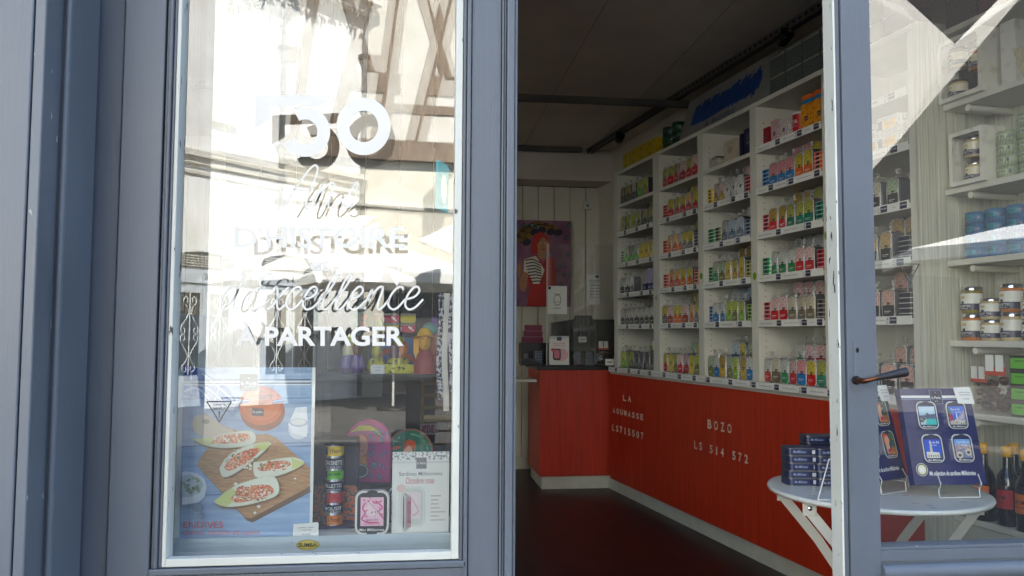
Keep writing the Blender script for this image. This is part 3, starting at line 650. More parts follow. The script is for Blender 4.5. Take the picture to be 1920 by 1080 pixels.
for nm, cc, h, tx in (('orange', (226, 130, 40), .0265, 'Thon'), ('dark', None, .0225, 'MOUSSE'), ('red', (190, 36, 46), .0265, ''), ('dark', None, .025, 'RILLETTES'), ('green', (92, 190, 34), .0245, 'piment'), ('dark', None, .0275, 'TARTINETTE'), ('yellow', (230, 190, 46), .0265, 'Thon')):
    b = MB(); b.T = Matrix.Translation((c.x, c.y+.034, zf+.0055+z))
    mm = 'navy' if cc is None else col(*cc)
    b.lathe([(.0215, 0), (.0222, .0012), (.0215, .0022), (.0212, .0028), (.0212, h-.003), (.0218, h-.0022), (.0218, h-.0008), (.020, h-.0003)], mm, 28)
    for zz_ in (0, h-.0028): b.lathe([(.0214, zz_), (.0224, zz_+.0006), (.0224, zz_+.002), (.0214, zz_+.0026)], 'chrome', 28)
    cyl = lambda a, z_, hh: ((.0213+hh)*math.sin(a), -(.0213+hh)*math.cos(a), z_)
    cv = Canvas(b, cyl, .00006)
    if cc is not None:
        cv.mb.add(cv.P([(-1.5+.1*i, .004) for i in range(9)]+[(-1.5+.1*i, h-.004) for i in range(9)]), [(i, i+1, 10+i, 9+i) for i in range(8)], 'navy'); cv.up()
    if tx: cv.text(tx, -.55 if cc else -1.0, h*.72, .75 if cc else 1.0, h*.36, 'black_print' if cc else 'paper', .01, res=2)
    if cc is None: cv.text('saumon & citron', -.9, h*.3, .9, h*.14, 'paper', res=2)
    b.build('tin', tt); z += h
b = MB(); b.T = Matrix.Translation((c.x, c.y+.034, zf+.0055+z)); b.lathe([(.023, 0), (.023, .006), (.0, .0065)], 'film', 28); b.build('cap', tt)
# -- price card, sardine tins, white poster
c = at(574, 990, .135)
b = MB(); b.prism([(-.027, 0), (.027, .001), (.026, .031), (-.026, .0295)], 0, .002, 'paper'); cv = Canvas(b, lambda a, z_, h: (a, -.0004-h, z_), .00005)
cv.text('COFFRET APERO', -.017, .0225, .017, .0195, 'grey_print', .012); cv.text('4 TARTINES', -.012, .0175, .012, .0145, 'grey_print', .012); cv.text('25,50€', -.009, .009, .009, .0045, 'grey_print')
onething(b, 'price_card', 'small white price card standing in front of the food poster', 'price card', (c.x, .1300, zf), R_(3))
def tin_up(b, w_, h_, d, rim, pic):
    b.prism(rrpts(-w_/2, 0, w_/2, h_, w_*.24, 6), .003, d, 'white_metal'); cv = Canvas(b, lambda a, z_, h: (a, .0026-h, z_), .00006)
    cv.rr(-w_/2, 0, w_/2, h_, w_*.24, rim, 6); cv.rr(-w_/2+.0045, .0045, w_/2-.0045, h_-.0045, w_*.19, 'black_plastic', 6); cv.ell(0, .003, w_*.16, .0042, 'black_plastic', n=14); cv.ell(0, h_-.003, w_*.16, .0042, 'black_plastic', n=14)
    cv.rr(-w_/2+.006, .006, w_/2-.006, h_-.006, w_*.17, col(48, 48, 52, .3), 6); pic(cv, w_, h_); return b
def pink(cv, w_, h_):
    x0, x1, z0, z1 = -w_*.34, w_*.34, h_*.2, h_*.85
    cv.rect(x0, z0, x1, z1, col(232, 186, 204)); body = col(240, 208, 214); k = col(206, 74, 128); g = col(150, 140, 146)
    for q_ in ([(-.2, .85), (-.28, .7), (-.2, .55), (-.3, .4), (-.1, .3), (.2, .3)], [(.1, .9), (.3, .72), (.2, .6), (.34, .4)], [(-.05, .92), (.1, .84), (.28, .9)]): cv.stroke([(x*w_, z0+(z_-.2)/.8*(z1-z0)) for x, z_ in q_], .0028, k)
    cv.poly([(x*w_, z0+z_*(z1-z0)) for x, z_ in ((-.16, .95), (.0, .88), (.02, .7), (.14, .5), (.2, .36), (.04, .3), (-.14, .4), (-.2, .6), (-.1, .75))], body); cv.stroke([(x*w_, z0+z_*(z1-z0)) for x, z_ in ((-.14, .92), (.0, .7), (.16, .46), (.05, .32))], .0012, g)
    for i in range(14): cv.ell(rs.uniform(x0, x1)*.9, rs.uniform(z0+.3*(z1-z0), z1), .0032, .0015, rs.choice((k, col(226, 120, 160), g)), rs.uniform(0, 180), 7)
    cv.text('BIENTÔT', -.012, z0+.26*(z1-z0), .014, z0+.17*(z1-z0), col(60, 50, 60)); cv.text('Octobre rose', -.016, z0+.14*(z1-z0), .018, z0+.05*(z1-z0), col(196, 60, 110), 0, False, .3)
    cv.text('Mes Millésimes', -w_*.36, h_*.15, w_*.36, h_*.085, 'paper', .004, False, .2)
c = at(697, 998, .14); b = tin_up(MB(), .073, .0945, .022, 'vinyl', pink); o = onething(b, 'sardine_tin', 'upright black sardine tin with pink picture and white rim in the shop window', 'sardine tin', (c.x, .137, zf), R_(-2))
b = tin_up(MB(), .073, .0905, .022, col(204, 196, 200), pink); cv = Canvas(b, lambda a, z_, h: (.0372+h, a, z_), .00005); cv.rr(.004, .012, .021, .078, .004, col(206, 172, 180)); cv.text('SARDINES', .007, .02, .017, .07, col(190, 50, 80))
onething(b, 'sardine_tin', 'second sardine tin turned sideways between the first tin and the white poster', 'sardine tin', (c.x+.050, .172, zf), R_(-58))
fl = pattern('floral_band', (232, 232, 228), (150, 152, 152), 190, .44, .5, .6, 'noise', 0)
b = MB(); c0, c1 = at(736, 848, .15), at(841, 1000, .15); W2, H2 = c1.x-c0.x, c0.z-zf; b.box(0, W2, .0004, .004, 0, H2, 'paper'); cv = Canvas(b, lambda a, z_, h: (a*W2, -h, z_*H2), .00006)
cv.rect(0, .9, 1, 1, fl); cv.rect(0, .86, 1, .885, col(212, 212, 210)); cv.rect(.42, .79, .6, .93, col(132, 132, 134)); cv.text('la Perle', .435, .875, .585, .845, 'paper', .01); cv.text('Sardines Millésimées', .12, .755, .88, .705, 'grey_print', .002); cv.text('Octobre rose', .24, .685, .74, .605, col(204, 96, 112), 0, False, .02)
cv.rr(.12, .07, .58, .57, .1, col(206, 208, 204)); cv.rr(.135, .08, .565, .56, .09, 'paper'); cv.rr(.15, .09, .55, .55, .08, col(206, 210, 200)); cv.rect(.19, .17, .5, .5, col(232, 214, 216)); cv.stroke([(.3, .47), (.4, .36), (.46, .26), (.36, .21)], .02, col(214, 178, 184)); cv.ell(.16, .55, .08, .05, col(226, 196, 192), n=14)
for i in range(7): cv.rect(.68, .46-.05*i, .68+.02*rs.randint(6, 13), .442-.05*i, col(196, 190, 190))
onething(b, 'white_poster', 'white portrait poster about sardines standing at the right of the window', 'poster', (c0.x, .15, zf))

# -- arched pink tray and round green plate on a dark block
b = MB(); b.box(-.26, .15, .30, .78, 0, .075, 'black_cloth'); tag(onething(b, 'display_block', 'low black block under the painted trays in the shop window', 'display block', (0, 0, zf), 0, None, .004), 'low black block under the painted trays in the shop window', 'display block')
c0, c1 = at(649, 796, .34), at(731, 912, .34); wA = c1.x-c0.x
arch = [(-wA/2, 0), (wA/2, 0)]+[(wA/2*math.cos(R_(180*i/14)), .098+wA/2*math.sin(R_(180*i/14))) for i in range(15)]
b = MB(); b.prism(arch, .002, .024, col(150, 30, 96)); cv = Canvas(b, lambda a, z_, h: (a, .0018-h, z_), .00006); cv.poly(arch, col(186, 34, 112)); cv.poly([(x*.94, .012+(z_-.01)*.93) for x, z_ in arch], col(170, 66, 128))
cv.poly([(x*wA, z_) for x, z_ in ((-.42, .12), (-.2, .138), (.05, .136), (.22, .126), (.3, .112), (.05, .124), (-.25, .124))], col(196, 176, 50))
cv.poly([(x*wA, z_) for x, z_ in ((-.34, .03), (-.36, .09), (-.22, .118), (-.04, .112), (-.02, .08), (.0, .03))], col(196, 82, 70)); cv.ell(-.18*wA, .088, .17*wA, .026, col(222, 150, 120)); cv.poly([(x*wA, z_) for x, z_ in ((-.34, .03), (-.3, .062), (-.06, .062), (.0, .03))], col(226, 150, 70)); cv.ell(-.22*wA, .092, .03*wA, .003, 'paper'); cv.ell(-.1*wA, .092, .03*wA, .003, 'paper'); cv.ell(-.215*wA, .092, .013*wA, .0025, 'black_print'); cv.ell(-.1*wA, .092, .013*wA, .0025, 'black_print'); cv.stroke([(-.2*wA, .077), (-.15*wA, .075), (-.1*wA, .078)], .002, col(176, 40, 50))
for i in range(22):
    x, z_ = rs.uniform(.02, .42)*wA, rs.uniform(.012, .125)
    cv.ell(x, z_, .0028, .0062, col(24, 30, 40), rs.uniform(10, 45), 10); cv.ell(x, z_, .002, .005, col(92, 140, 176), 25, 10)
cv.ell(-.17*wA, .028, .022, .018, col(90, 86, 96), n=20); cv.ring(-.17*wA, .028, .019, .0155, .0175, .014, 'paper')
onething(b, 'arched_tray', 'pink arched tray painted with a woman and blue drops in the shop window', 'tray', ((c0.x+c1.x)/2, .345, zf+.0755), R_(-4))
c = at(768, 845, .42); b = MB(); b.prism([(.06*math.cos(R_(15*i)), .06+.06*math.sin(R_(15*i))) for i in range(24)], .003, .012, col(30, 84, 70)); cv = Canvas(b, lambda a, z_, h: (a, .0026-h, z_+.06), .00006)
cv.ell(0, 0, .059, .059, col(34, 104, 84)); cv.ring(0, 0, .059, .059, .0565, .0565, col(170, 60, 40))
cv.poly([(-.022, -.05), (-.02, -.014), (-.006, -.008), (.016, -.012), (.026, -.05)], col(206, 146, 116)); cv.ell(-.004, .004, .011, .015, col(212, 152, 120)); cv.poly([(-.012, .006), (-.014, .024), (.0, .034), (.014, .026), (.016, .0), (.008, .012), (-.004, .018)], col(206, 84, 34)); cv.ell(-.034, .012, .011, .004, col(214, 90, 40), 10)
for i in range(16):
    a_ = rs.uniform(0, 6.28); cv.ell(.046*math.cos(a_), .046*math.sin(a_), .0035, .0018, col(96, 160, 120), rs.uniform(0, 180), 8)
onething(b, 'round_plate', 'round green plate painted with a redheaded woman behind the white poster', 'plate', (c.x, .42, zf+.0755), 0)

# -- dark bench with cellophane bags
t = thing('display_bench', 'black bench at the back of the shop window carrying wrapped gifts', 'display bench', (-.07, .8, zf))
b = MB(); b.box(-.26, .15, .58, .90, 1.022, 1.042, 'black_plastic'); b.build('top', t, .004)
b = MB(); b.box(-.25, .14, .62, .88, .793, 1.0215, 'black_cloth'); b.build('body', t)
Z0 = 1.0425
def bag(px0, px1, pt, y, foot, base, parts, label, dep=.05):
    c0, c1 = at(px0, pt, y), at(px1, pt, y); w_ = c1.x-c0.x; h = c0.z-Z0; cx_ = (c0.x+c1.x)/2
    t = thing('gift_bag', label, 'gift bag', (cx_, y, Z0), 0, 'cellophane gift bags on the black bench')
    b = MB(); b.T = WM[t.name]; n = 20; vs = []                           # pleated base
    for j, (r, z_) in enumerate(((.36, 0), (.5, .3*foot*h), (.42, .8*foot*h), (.3, foot*h))):
        for i in range(n*2): a_ = math.pi*i/n; q_ = r*w_*(1+(.07 if i % 2 else -.07)); vs.append((q_*math.cos(a_), q_*math.sin(a_)*dep/w_*1.6, z_))
    b.add(vs, [(j*2*n+i, j*2*n+(i+1) % (2*n), (j+1)*2*n+(i+1) % (2*n), (j+1)*2*n+i) for j in range(3) for i in range(2*n)], base); b.build('pleated_base', t)
    for k, (nm, x, z_, rx, rz, m_) in enumerate(parts):
        b = MB(); b.T = WM[t.name]; b.ball((x*w_, -.002*k, (foot*.7+z_*(.9-foot))*h), rx*w_, dep*.42, rz*h, m_, 14, 9, .04); b.build(nm, t)
    b = MB(); b.T = WM[t.name]; vs = []; n = 22
    for j, (r, z_) in enumerate(((.44, .002), (.52, .12), (.5, .5), (.42, .78), (.1, .9), (.16, .95), (.26, 1.0))):
        for i in range(n): a_ = 2*math.pi*i/n; q_ = r*w_*(1+rs.uniform(-.1, .1)); vs.append((q_*math.cos(a_), q_*math.sin(a_)*dep/w_*1.5, z_*h))
    b.add(vs, [(j*n+i, j*n+(i+1) % n, (j+1)*n+(i+1) % n, (j+1)*n+i) for j in range(6) for i in range(n)], 'film', False); b.build('wrapper', t)
    return t
fish = pattern('fish_print', (196, 190, 30), (60, 62, 34), 95, .40, .43, .4, 'noise')
bag(638, 684, 598, .64, .34, col(92, 42, 140, .3), [('soap', -.08, .25, .3, .26, col(222, 204, 142)), ('jar', .16, .4, .2, .2, col(120, 70, 40)), ('card', -.05, .62, .22, .14, fish)], 'cellophane gift bag with a purple pleated base and cream filling')
bag(690, 722, 610, .68, .3, fish, [('tin', 0, .4, .3, .2, fish), ('card', .0, .7, .2, .12, col(176, 168, 40))], 'yellow fish printed cellophane bag beside the purple based one')
bag(726, 770, 606, .67, .3, fish, [('jar', -.16, .35, .22, .22, col(110, 84, 110)), ('tin', .2, .4, .22, .2, col(206, 112, 40)), ('card', 0, .7, .24, .12, fish)], 'cellophane bag of purple and orange jars on a yellow base')
bag(776, 826, 578, .66, .28, col(190, 26, 70, .3), [('sweet_bag', -.12, .3, .3, .24, col(206, 66, 60)), ('figurine', .16, .45, .22, .24, col(200, 120, 96)), ('ribbon', .1, .75, .28, .12, col(84, 146, 128))], 'tall cellophane bag with red and pink contents and a teal ribbon')
c = at(738, 690, .605); b = MB(); b.box(-.058, .058, 0, .012, 0, .026, fish); onething(b, 'fish_carton', 'long yellow carton printed with fish lying before the gift bags', 'carton', (c.x, .60, Z0), 0, None, .002)
c = at(708, 690, .59); b = MB(); b.box(-.019, .019, 0, .002, 0, .024, 'paper'); cv = Canvas(b, lambda a, z_, h: (a, -.0003-h, z_), .00005); cv.text('COFFRET', -.012, .02, .012, .017, 'grey_print'); cv.text('25 €', -.007, .012, .007, .008, 'grey_print'); onething(b, 'price_card', 'small white price card leaning on the yellow fish carton', 'price card', (c.x, .593, Z0))
bag(650, 688, 572, .80, .2, col(60, 50, 110, .3), [('card', 0, .5, .26, .3, col(50, 84, 74)), ('ribbon', .1, .75, .2, .12, col(176, 60, 50))], 'dark green and violet cellophane bag in the second row on the bench')
bag(694, 724, 566, .78, .2, col(150, 140, 30, .3), [('tin', -.05, .45, .3, .24, col(176, 52, 44)), ('card', .06, .7, .2, .14, fish)], 'red and yellow cellophane bag in the second row on the bench')
bag(800, 832, 566, .76, .2, col(96, 40, 120, .3), [('tin', 0, .4, .3, .26, col(200, 60, 120)), ('ribbon', -.05, .7, .3, .16, col(110, 70, 150))], 'violet and magenta cellophane bag in the second row near the scarves')
c = at(679, 603, .70); b = MB(); b.prism([(.037*math.cos(R_(15*i)), .037*math.sin(R_(15*i))) for i in range(24)], .003, .01, col(24, 60, 52)); cv = Canvas(b, lambda a, z_, h: (a, .0026-h, z_), .00005); cv.ell(0, 0, .034, .034, col(34, 80, 66)); cv.poly([(-.008, -.025), (.012, -.02), (.01, .005), (.014, .018), (.0, .022), (-.004, .0)], col(176, 66, 50)); b.box(-.006, .006, .004, .006, .0375, .05, 'paper'); b.box(-.0015, .0015, .004, .007, -.0, -.0, 'paper'); b.prism([(-.02, -.05), (.02, -.05), (.02, -.0375), (-.02, -.0375)], .0, .02, 'black_plastic')
onething(b, 'round_plate', 'small dark green plate with a red figure on a black stand above the bags', 'plate', (c.x, .70, c.z))
# fisherman doll with a yellow rain hat
c = at(796, 618, .615)
t = thing('fisherman_doll', 'plastic fisherman doll with a yellow rain hat and yellow face', 'doll', (c.x, .60, Z0)); yl = col(236, 178, 24, .35)
b = MB(); b.T = Matrix.Translation((c.x, .60, 0)); b.lathe([(.03, Z0), (.028, Z0+.03), (.02, Z0+.055), (.010, Z0+.066)], col(150, 50, 60), 16); b.build('body', t)
b = MB(); b.T = Matrix.Translation((c.x, .60, Z0+.09)); b.ball((0, 0, 0), .017, .017, .027, col(232, 176, 52), 16, 10); b.ball((.004, -.017, -.002), .004, .006, .007, col(228, 160, 44), 8, 6); b.ball((-.004, -.0155, .008), .002, .0015, .002, 'black_print', 6, 5); b.ball((.009, -.0145, .008), .002, .0015, .002, 'black_print', 6, 5); b.box(-.002, .010, -.0165, -.013, -.0135, -.012, col(150, 60, 30)); b.build('head', t)
b = MB(); b.T = Matrix.Translation((c.x, .605, Z0+.102)) @ Matrix.Rotation(R_(-14), 4, 'X'); b.lathe([(.034, -.004), (.022, .003), (.019, .012), (.012, .023), (0, .026)], yl, 20); b.prism([(-.03, .0), (-.018, .002), (-.014, -.05), (-.022, -.066), (-.03, -.04)], .004, .02, yl); b.build('rain_hat', t)
# back panel of pictures and boxes on the bench
b = MB(); b.box(0, .16, 0, .012, 0, .10, col(40, 88, 150)); cv = Canvas(b, lambda a, z_, h: (a, -.0004-h, z_), .00006); cv.stroke([(.02, .03), (.06, .06), (.11, .05), (.15, .02)], .016, col(190, 84, 50)); cv.ell(.04, .075, .018, .01, col(90, 140, 190)); onething(b, 'blue_panel', 'small blue picture panel standing behind the gift bags', 'picture', (at(690, 620, .8).x, .80, Z0), 0)
x0 = at(690, 560, .86).x; zb = 1.0425
b = MB(); b.box(-.02, .155, 0, .05, 0, .115, 'black_cloth'); onething(b, 'riser', 'black riser box at the back of the window bench', 'display block', (x0, .835, zb), 0)
dots = pattern('polka', (206, 40, 80), (240, 226, 226), 70, .28, .32, .4, 'voronoi')
for i, (dx, dz, m_, lb) in enumerate(((0, 0, col(206, 180, 44), 'yellow gift tin lower left of the stack at the back of the window'), (.052, 0, col(214, 190, 60), 'pale yellow gift tin lower middle of the stack at the back'), (.104, 0, dots, 'red polka dot gift tin at the lower end of the back stack'), (0, .03, col(190, 60, 50), 'plain red gift tin upper left of the stack at the back'), (.052, .03, dots, 'red polka dot gift tin in the top middle of the back stack'), (.104, .03, col(210, 186, 50), 'yellow gift tin on top of the polka dot tin'))):
    b = MB(); b.prism(rrpts(-.023, 0, .023, .028, .006), 0, .04, m_); b.prism(rrpts(-.0235, .021, .0235, .0285, .003), -.001, .041, 'steel'); onething(b, 'gift_tin', lb, 'gift tin', (x0+.02+dx, .84, zb+.1155+dz), 0, 'gift tins stacked at the back of the window')
# hanging scarves in the window corner
t = thing('scarf_rack', 'slim black rack of sparkling grey and white scarves at the window corner', 'scarf rack', (.13, .5, zf))
b = MB(); xk = at(842, 560, .5).x; b.tube([(xk, .5, zf+.002), (xk, .5, 1.27)], .006, 'dark_steel'); b.tube([(xk-.03, .5, 1.255), (xk+.03, .5, 1.255)], .005, 'dark_steel'); b.lathe([(.05, zf+.0005), (.05, zf+.006)], 'dark_steel', 18, xk, .5); b.build('stand', t)
spk = pattern('sparkle', (190, 190, 198), (46, 46, 56), 110, .46, .52, .3, 'noise')
for i, (dx, zb_, m_) in enumerate(((-.022, .98, spk), (-.008, .95, col(214, 208, 196)), (.008, 1.0, spk), (.02, .96, col(70, 66, 84)))):
    b = MB(); q = xk+dx; vs = []
    for j in range(9):
        z_ = 1.262-(1.262-zb_)*j/8
        for k_ in range(5): vs.append((q-.008+.004*k_+.003*math.sin(j*.9+i), .493-.004*(k_ % 2)-.003*i, z_))
    b.add(vs, [(j*5+k_, j*5+k_+1, (j+1)*5+k_+1, (j+1)*5+k_) for j in range(8) for k_ in range(4)], m_, True); b.build('scarf', t)
# ------------------------------------------------------------------ shelving of tins over the red counter
CF = 2.03                                           # front plane of the shelving
t = thing('tin_shelving', 'long white shelving full of colourful wrapped tins above a red wooden base', 'shelving', W(2.3, CF, 0), SROT)
WH = 'white_paint'; ZS = [2.11, 1.895, 1.667, 1.448, 1.223]; ZT = 2.315; ZL = .922
UPR = [(3.802, 3.872), (3.102, 3.197), (2.520, 2.584), (1.960, 2.022), (1.385, 1.430), (.872, .905)]
for s0, s1 in UPR:
    b = MB(); b.T = SF; b.box(s0, s1, CF, 2.355, ZL+.002, ZT+.018, WH); 
    for z in [1.0+.032*k for k in range(40)]:
        b.box(s1+.0002, s1+.0012, CF+.04, CF+.045, z, z+.005, 'gap'); b.box(s0-.0012, s0-.0002, CF+.04, CF+.045, z, z+.005, 'gap')
    b.build('upright', t, .0015)
BAYS = [(UPR[i+1][1], UPR[i][0]) for i in range(5)]
lf = pattern('strip_leaf', (222, 222, 214), (150, 150, 156), 160, .43, .48, .6, 'noise', 0)
def strip(b, s0, s1, z, y=None):
    y = CF-.006 if y is None else y
    b.box(s0, s1, y, y+.002, z-.017, z+.017, 'paper'); cv = Canvas(b, lambda a, z_, h: (a, y-.0004-h, z_), .00006); s = s1
    L = s1-s0; k = 0
    while s > s0+.10:
        w_ = random.uniform(.16, .24); e = max(s0, s-w_)
        cv.text(random.choice(('sardines à l\'huile d\'olive', 'sardines au piment', 'thon blanc germon', 'maquereaux au citron', 'rillettes de thon')), s-.02, z+.004, max(e+.07, s-.13), z-.004, 'grey_print', .006, res=1)
        cv.rect(e+.01, z-.013, e+.048, z+.013, 'navy'); cv.text('la Perle', e+.044, z+.006, e+.014, z-.001, 'paper', .01, res=1)
        if k % 2: cv.rect(e+.0502, z-.014, min(e+.066, s), z+.014, lf)
        s = e; k += 1
for bi, (s0, s1) in enumerate(BAYS):
    for zi, z in enumerate(ZS):
        b = MB(); b.T = SF; b.box(s0+.0006, s1-.0006, CF+.001, 2.354, z-.022, z, WH); o = b.build('shelf', t, .0012)
        if not (zi == 0 and bi < 3):
            b = MB(); b.T = SF; strip(b, s0+.002, s1-.002, z-.006); b.build('price_strip', o)
b = MB(); b.T = SF; b.box(.872, 3.872, CF-.002, 2.355, ZT+.0185, ZT+.042, WH); b.build('top_board', t, .0015)
b = MB(); b.T = SF; b.box(.85, 3.88, 2.3552, 2.359, ZL, ZT+.03, WH); b.build('back_panel', t)
b = MB(); b.T = SF
for k in range(4): b.box(.850, .871, CF-.004+.0855*k, CF+.0805+.0855*k, 0, ZT+.042, 'grained_white')
b.build('end_panel', t, .002)
b = MB(); b.T = SF; b.box(.872, 3.92, CF-.025, 2.354, ZL-.034, ZL, WH); o = b.build('ledge', t, .002)
b = MB(); b.T = SF; strip(b, .88, 3.90, ZL-.013, CF-.033); b.build('price_strip', o)
b = MB(); b.T = SF; x = .872
while x < 3.95:
    b.box(x+.0006, min(x+.1395, 3.96), CF+random.uniform(0, .0012), CF+.03, .102, ZL-.052, 'red_stain'); x += .14
b.box(.872, 3.96, CF+.006, CF+.03, ZL-.0515, ZL-.0345, WH)
cv = Canvas(b, lambda a, z_, h: (a, CF-.0012-h, z_), .00005); st = mat('stencil', (222, 204, 188), .7, rgb2=(196, 150, 132), scale=60, lo=.3, hi=.42)
def sten(s, px0, py0, px1, hp, gap=.45):
    """stencilled capitals set wide apart, one by one"""
    pl = lambda px, py: (lambda q: (q.dot(DV), q.z))(CAM+ray(px, py)*((NV*(CF-.001)-CAM).dot(NV)/ray(px, py).dot(NV)))
    a0, z0 = pl(px0, py0); z1 = pl(px0, py0+hp)[1]; a1 = pl(px1, py0)[0]; n = len(s)
    for i, ch in enumerate(s):
        k_ = .28 if ch == '1' else 0
        if ch != ' ': cv.text(ch, a0+(a1-a0)*(i+k_*(1-gap))/n, z0, a0+(a1-a0)*(i+(1-gap)*(1-k_))/n, z1, st, .03)
sten('LA', 1168, 740, 1187, 11, .35); sten('AOUMASSE', 1149, 764, 1209, 10, .35); sten('LS715507', 1148, 795, 1210, 12, .38)
sten('BOZO', 1327, 786, 1377, 17, .4); sten('LS 514 572', 1302, 826, 1408, 15, .45)
b.build('red_base', t)
b = MB(); b.T = SF; b.box(.872, 4.25, CF+.05, CF+.07, 0, .1, 'plinth_paint'); b.build('plinth', t)

# ---- wrapped upright tins
SP = {}
def spk_(c1, c2):
    k = 'print_%d_%d_%d_%d' % (*c1, c2[0])
    if k not in MATS: pattern(k, c1, tuple(int(.55*p_+.45*q_) for p_, q_ in zip(c2, c1)), 150, .38, .52, .4, 'noise')
    return k
PW, PH, PD = .076, .121, .055
def clip(poly, zc, above):
    out = []; n = len(poly)
    for i in range(n):
        p, q = poly[i], poly[(i+1) % n]; ip = (p[1] >= zc) == above; iq = (q[1] >= zc) == above
        if ip: out.append(p)
        if ip != iq: t_ = (zc-p[1])/(q[1]-p[1]); out.append((p[0]+(q[0]-p[0])*t_, zc))
    return out
rim_m = mat('tin_rim', (112, 114, 118), .35, metal=.5); tuft_m = glass('tuft', .10, (.98, .98, .98), .2, dirt=.3)
foil = mat('foil', (216, 216, 212), .35, metal=.2)
PROTO = {}
def pack_proto(up, upd, lo_):
    b = MB(); a = rrpts(-PW/2, 0, PW/2, PH, .025, 6); b.prism(a, .003, PD, rim_m)
    q = lambda k: [(x*(1-2*k/PW), k+z*(1-2*k/PH)) for x, z in a]
    b.face([(x, .0026, z) for x, z in a], foil); b.face([(x, .0022, z) for x, z in q(.0025)], rim_m)
    inn = q(.005); zc = PH*.46
    b.face([(x, .0018, z) for x, z in clip(inn, zc, True)], spk_(up, upd)); b.face([(x, .0018, z) for x, z in clip(inn, zc, False)], col(*lo_, .3))
    cv = Canvas(b, lambda x, z, h: (x, .0014-h, z), .00006); cv.rect(-.008, zc-.004, .008, zc+.012, 'navy'); cv.rect(-.005, zc+.003, .005, zc+.005, 'paper')
    cv.rect(-.024, .03, .014, .0325, 'paper'); cv.rect(-.024, .024, .004, .0255, 'paper')
    for x in (-.0385, .0355): b.tube([(x+.0015, .006, .004), (x+.0015, .0, PH*.5), (x+.0012, .004, PH-.012)], .0011, foil, 4)
    o = b.build('wrapped_tin')
    b = MB(); cs = [(.042, -.006, .0), (.042, -.006, PH*.6), (.034, -.003, PH+.004), (.010, .018, PH+.016), (.005, .022, PH+.020), (.009, .018, PH+.029), (.013, .016, PH+.036)]; vs = []; n = 14
    for hw, y0, z in cs:
        for i in range(n):
            a_ = 2*math.pi*i/n; sx = math.copysign(abs(math.cos(a_))**.55, math.cos(a_)); sy = math.copysign(abs(math.sin(a_))**.55, math.sin(a_)); cyy = PD/2; hd = cyy-y0
            vs.append((hw*sx*(1+random.uniform(-.05, .05)), cyy+max(hd, .004)*sy*(1+random.uniform(-.06, .06)), z+random.uniform(-.002, .002)*(z > PH)))
    b.add(vs[:n*4], [(j*n+i, j*n+(i+1) % n, (j+1)*n+(i+1) % n, (j+1)*n+i) for j in range(3) for i in range(n)], 'film')
    b.add(vs[n*3:], [(j*n+i, j*n+(i+1) % n, (j+1)*n+(i+1) % n, (j+1)*n+i) for j in range(3) for i in range(n)], 'tuft')
    b.tube([(-.006, PD/2, PH+.018), (0, PD/2-.005, PH+.019), (.006, PD/2, PH+.018)], .0018, 'paper', 5)
    b.tube([(0, PD/2-.004, PH+.019), (.006, PD/2-.008, PH+.03), (.013, PD/2-.01, PH+.036)], .0012, 'paper', 4)
    c = b.build('wrapper', o); return o
def stack_proto(lo_):
    b = MB(); n = 5; h = .0195
    for k in range(n):
        o_ = rrpts(-.037, 0, .037, .10, .015, 4); j = random.uniform(-.0015, .0015)
        b.slab([(x+j, y) for x, y in o_], k*h+.0015, k*h+h-.0015, col(*lo_, .3), rim_m); b.slab([(x*1.02+j, y*1.02-.001) for x, y in o_], k*h+h-.0014, k*h+h, foil)
        b.slab([(x*1.02+j, y*1.02-.001) for x, y in o_], k*h, k*h+.0014, foil)
        b.box(-.012+j, .012+j, -.0006, .0, k*h+.004, k*h+h-.004, 'navy')
    return b.build('tin_stack', None)
def copy_tree(o):
    c = o.copy(); COL.objects.link(c)
    for ch in o.children:
        d = ch.copy(); COL.objects.link(d); d.parent = c
    return c
ORD = ['first', 'second', 'third', 'fourth', 'fifth', 'sixth', 'seventh', 'eighth', 'ninth', 'tenth']
SHN = {2.11: 'top shelf', 1.895: 'second shelf', 1.667: 'third shelf', 1.448: 'fourth shelf', 1.223: 'fifth shelf', .922: 'bottom ledge'}
BN = ['till bay', 'second bay', 'third bay', 'door bay', 'bay behind door glass']
C = dict(red=(206, 24, 36), blue=(18, 120, 186), orange=(238, 110, 16), teal=(6, 128, 106), green=(22, 142, 78), taupe=(120, 108, 84), yellow=(232, 196, 20), mustard=(206, 168, 40), lime=(140, 190, 30), olive=(122, 128, 56), slate=(110, 130, 156), salmon=(216, 92, 66), black=(34, 38, 36), grey=(120, 120, 122), rust=(176, 66, 28), pink=(226, 150, 150), white=(226, 226, 220), ochre=(196, 160, 96), cream=(222, 212, 178), neon=(90, 200, 40), brown=(110, 78, 44), lilac=(170, 160, 196), moss=(70, 84, 40), khaki=(170, 164, 70))
UPP = dict(white=((222, 224, 216), (120, 130, 124)), red=((232, 210, 206), (176, 30, 44)), pink=((226, 160, 160), (176, 72, 84)), yellow=((226, 206, 70), (106, 90, 30)), brown=((190, 160, 80), (100, 74, 34)), olive=((186, 186, 92), (84, 92, 42)), beige=((214, 206, 180), (140, 128, 104)), grey=((184, 188, 186), (104, 110, 110)), stripe=((232, 230, 222), (40, 40, 44)), blue=((190, 204, 214), (70, 104, 140)), orange=((236, 190, 130), (214, 92, 30)), green=((186, 204, 170), (70, 116, 72)), lime=((200, 214, 90), (110, 130, 30)), black=((120, 120, 120), (28, 28, 30)), ochre=((214, 184, 124), (150, 110, 56)), rose=((226, 186, 170), (170, 96, 84)))
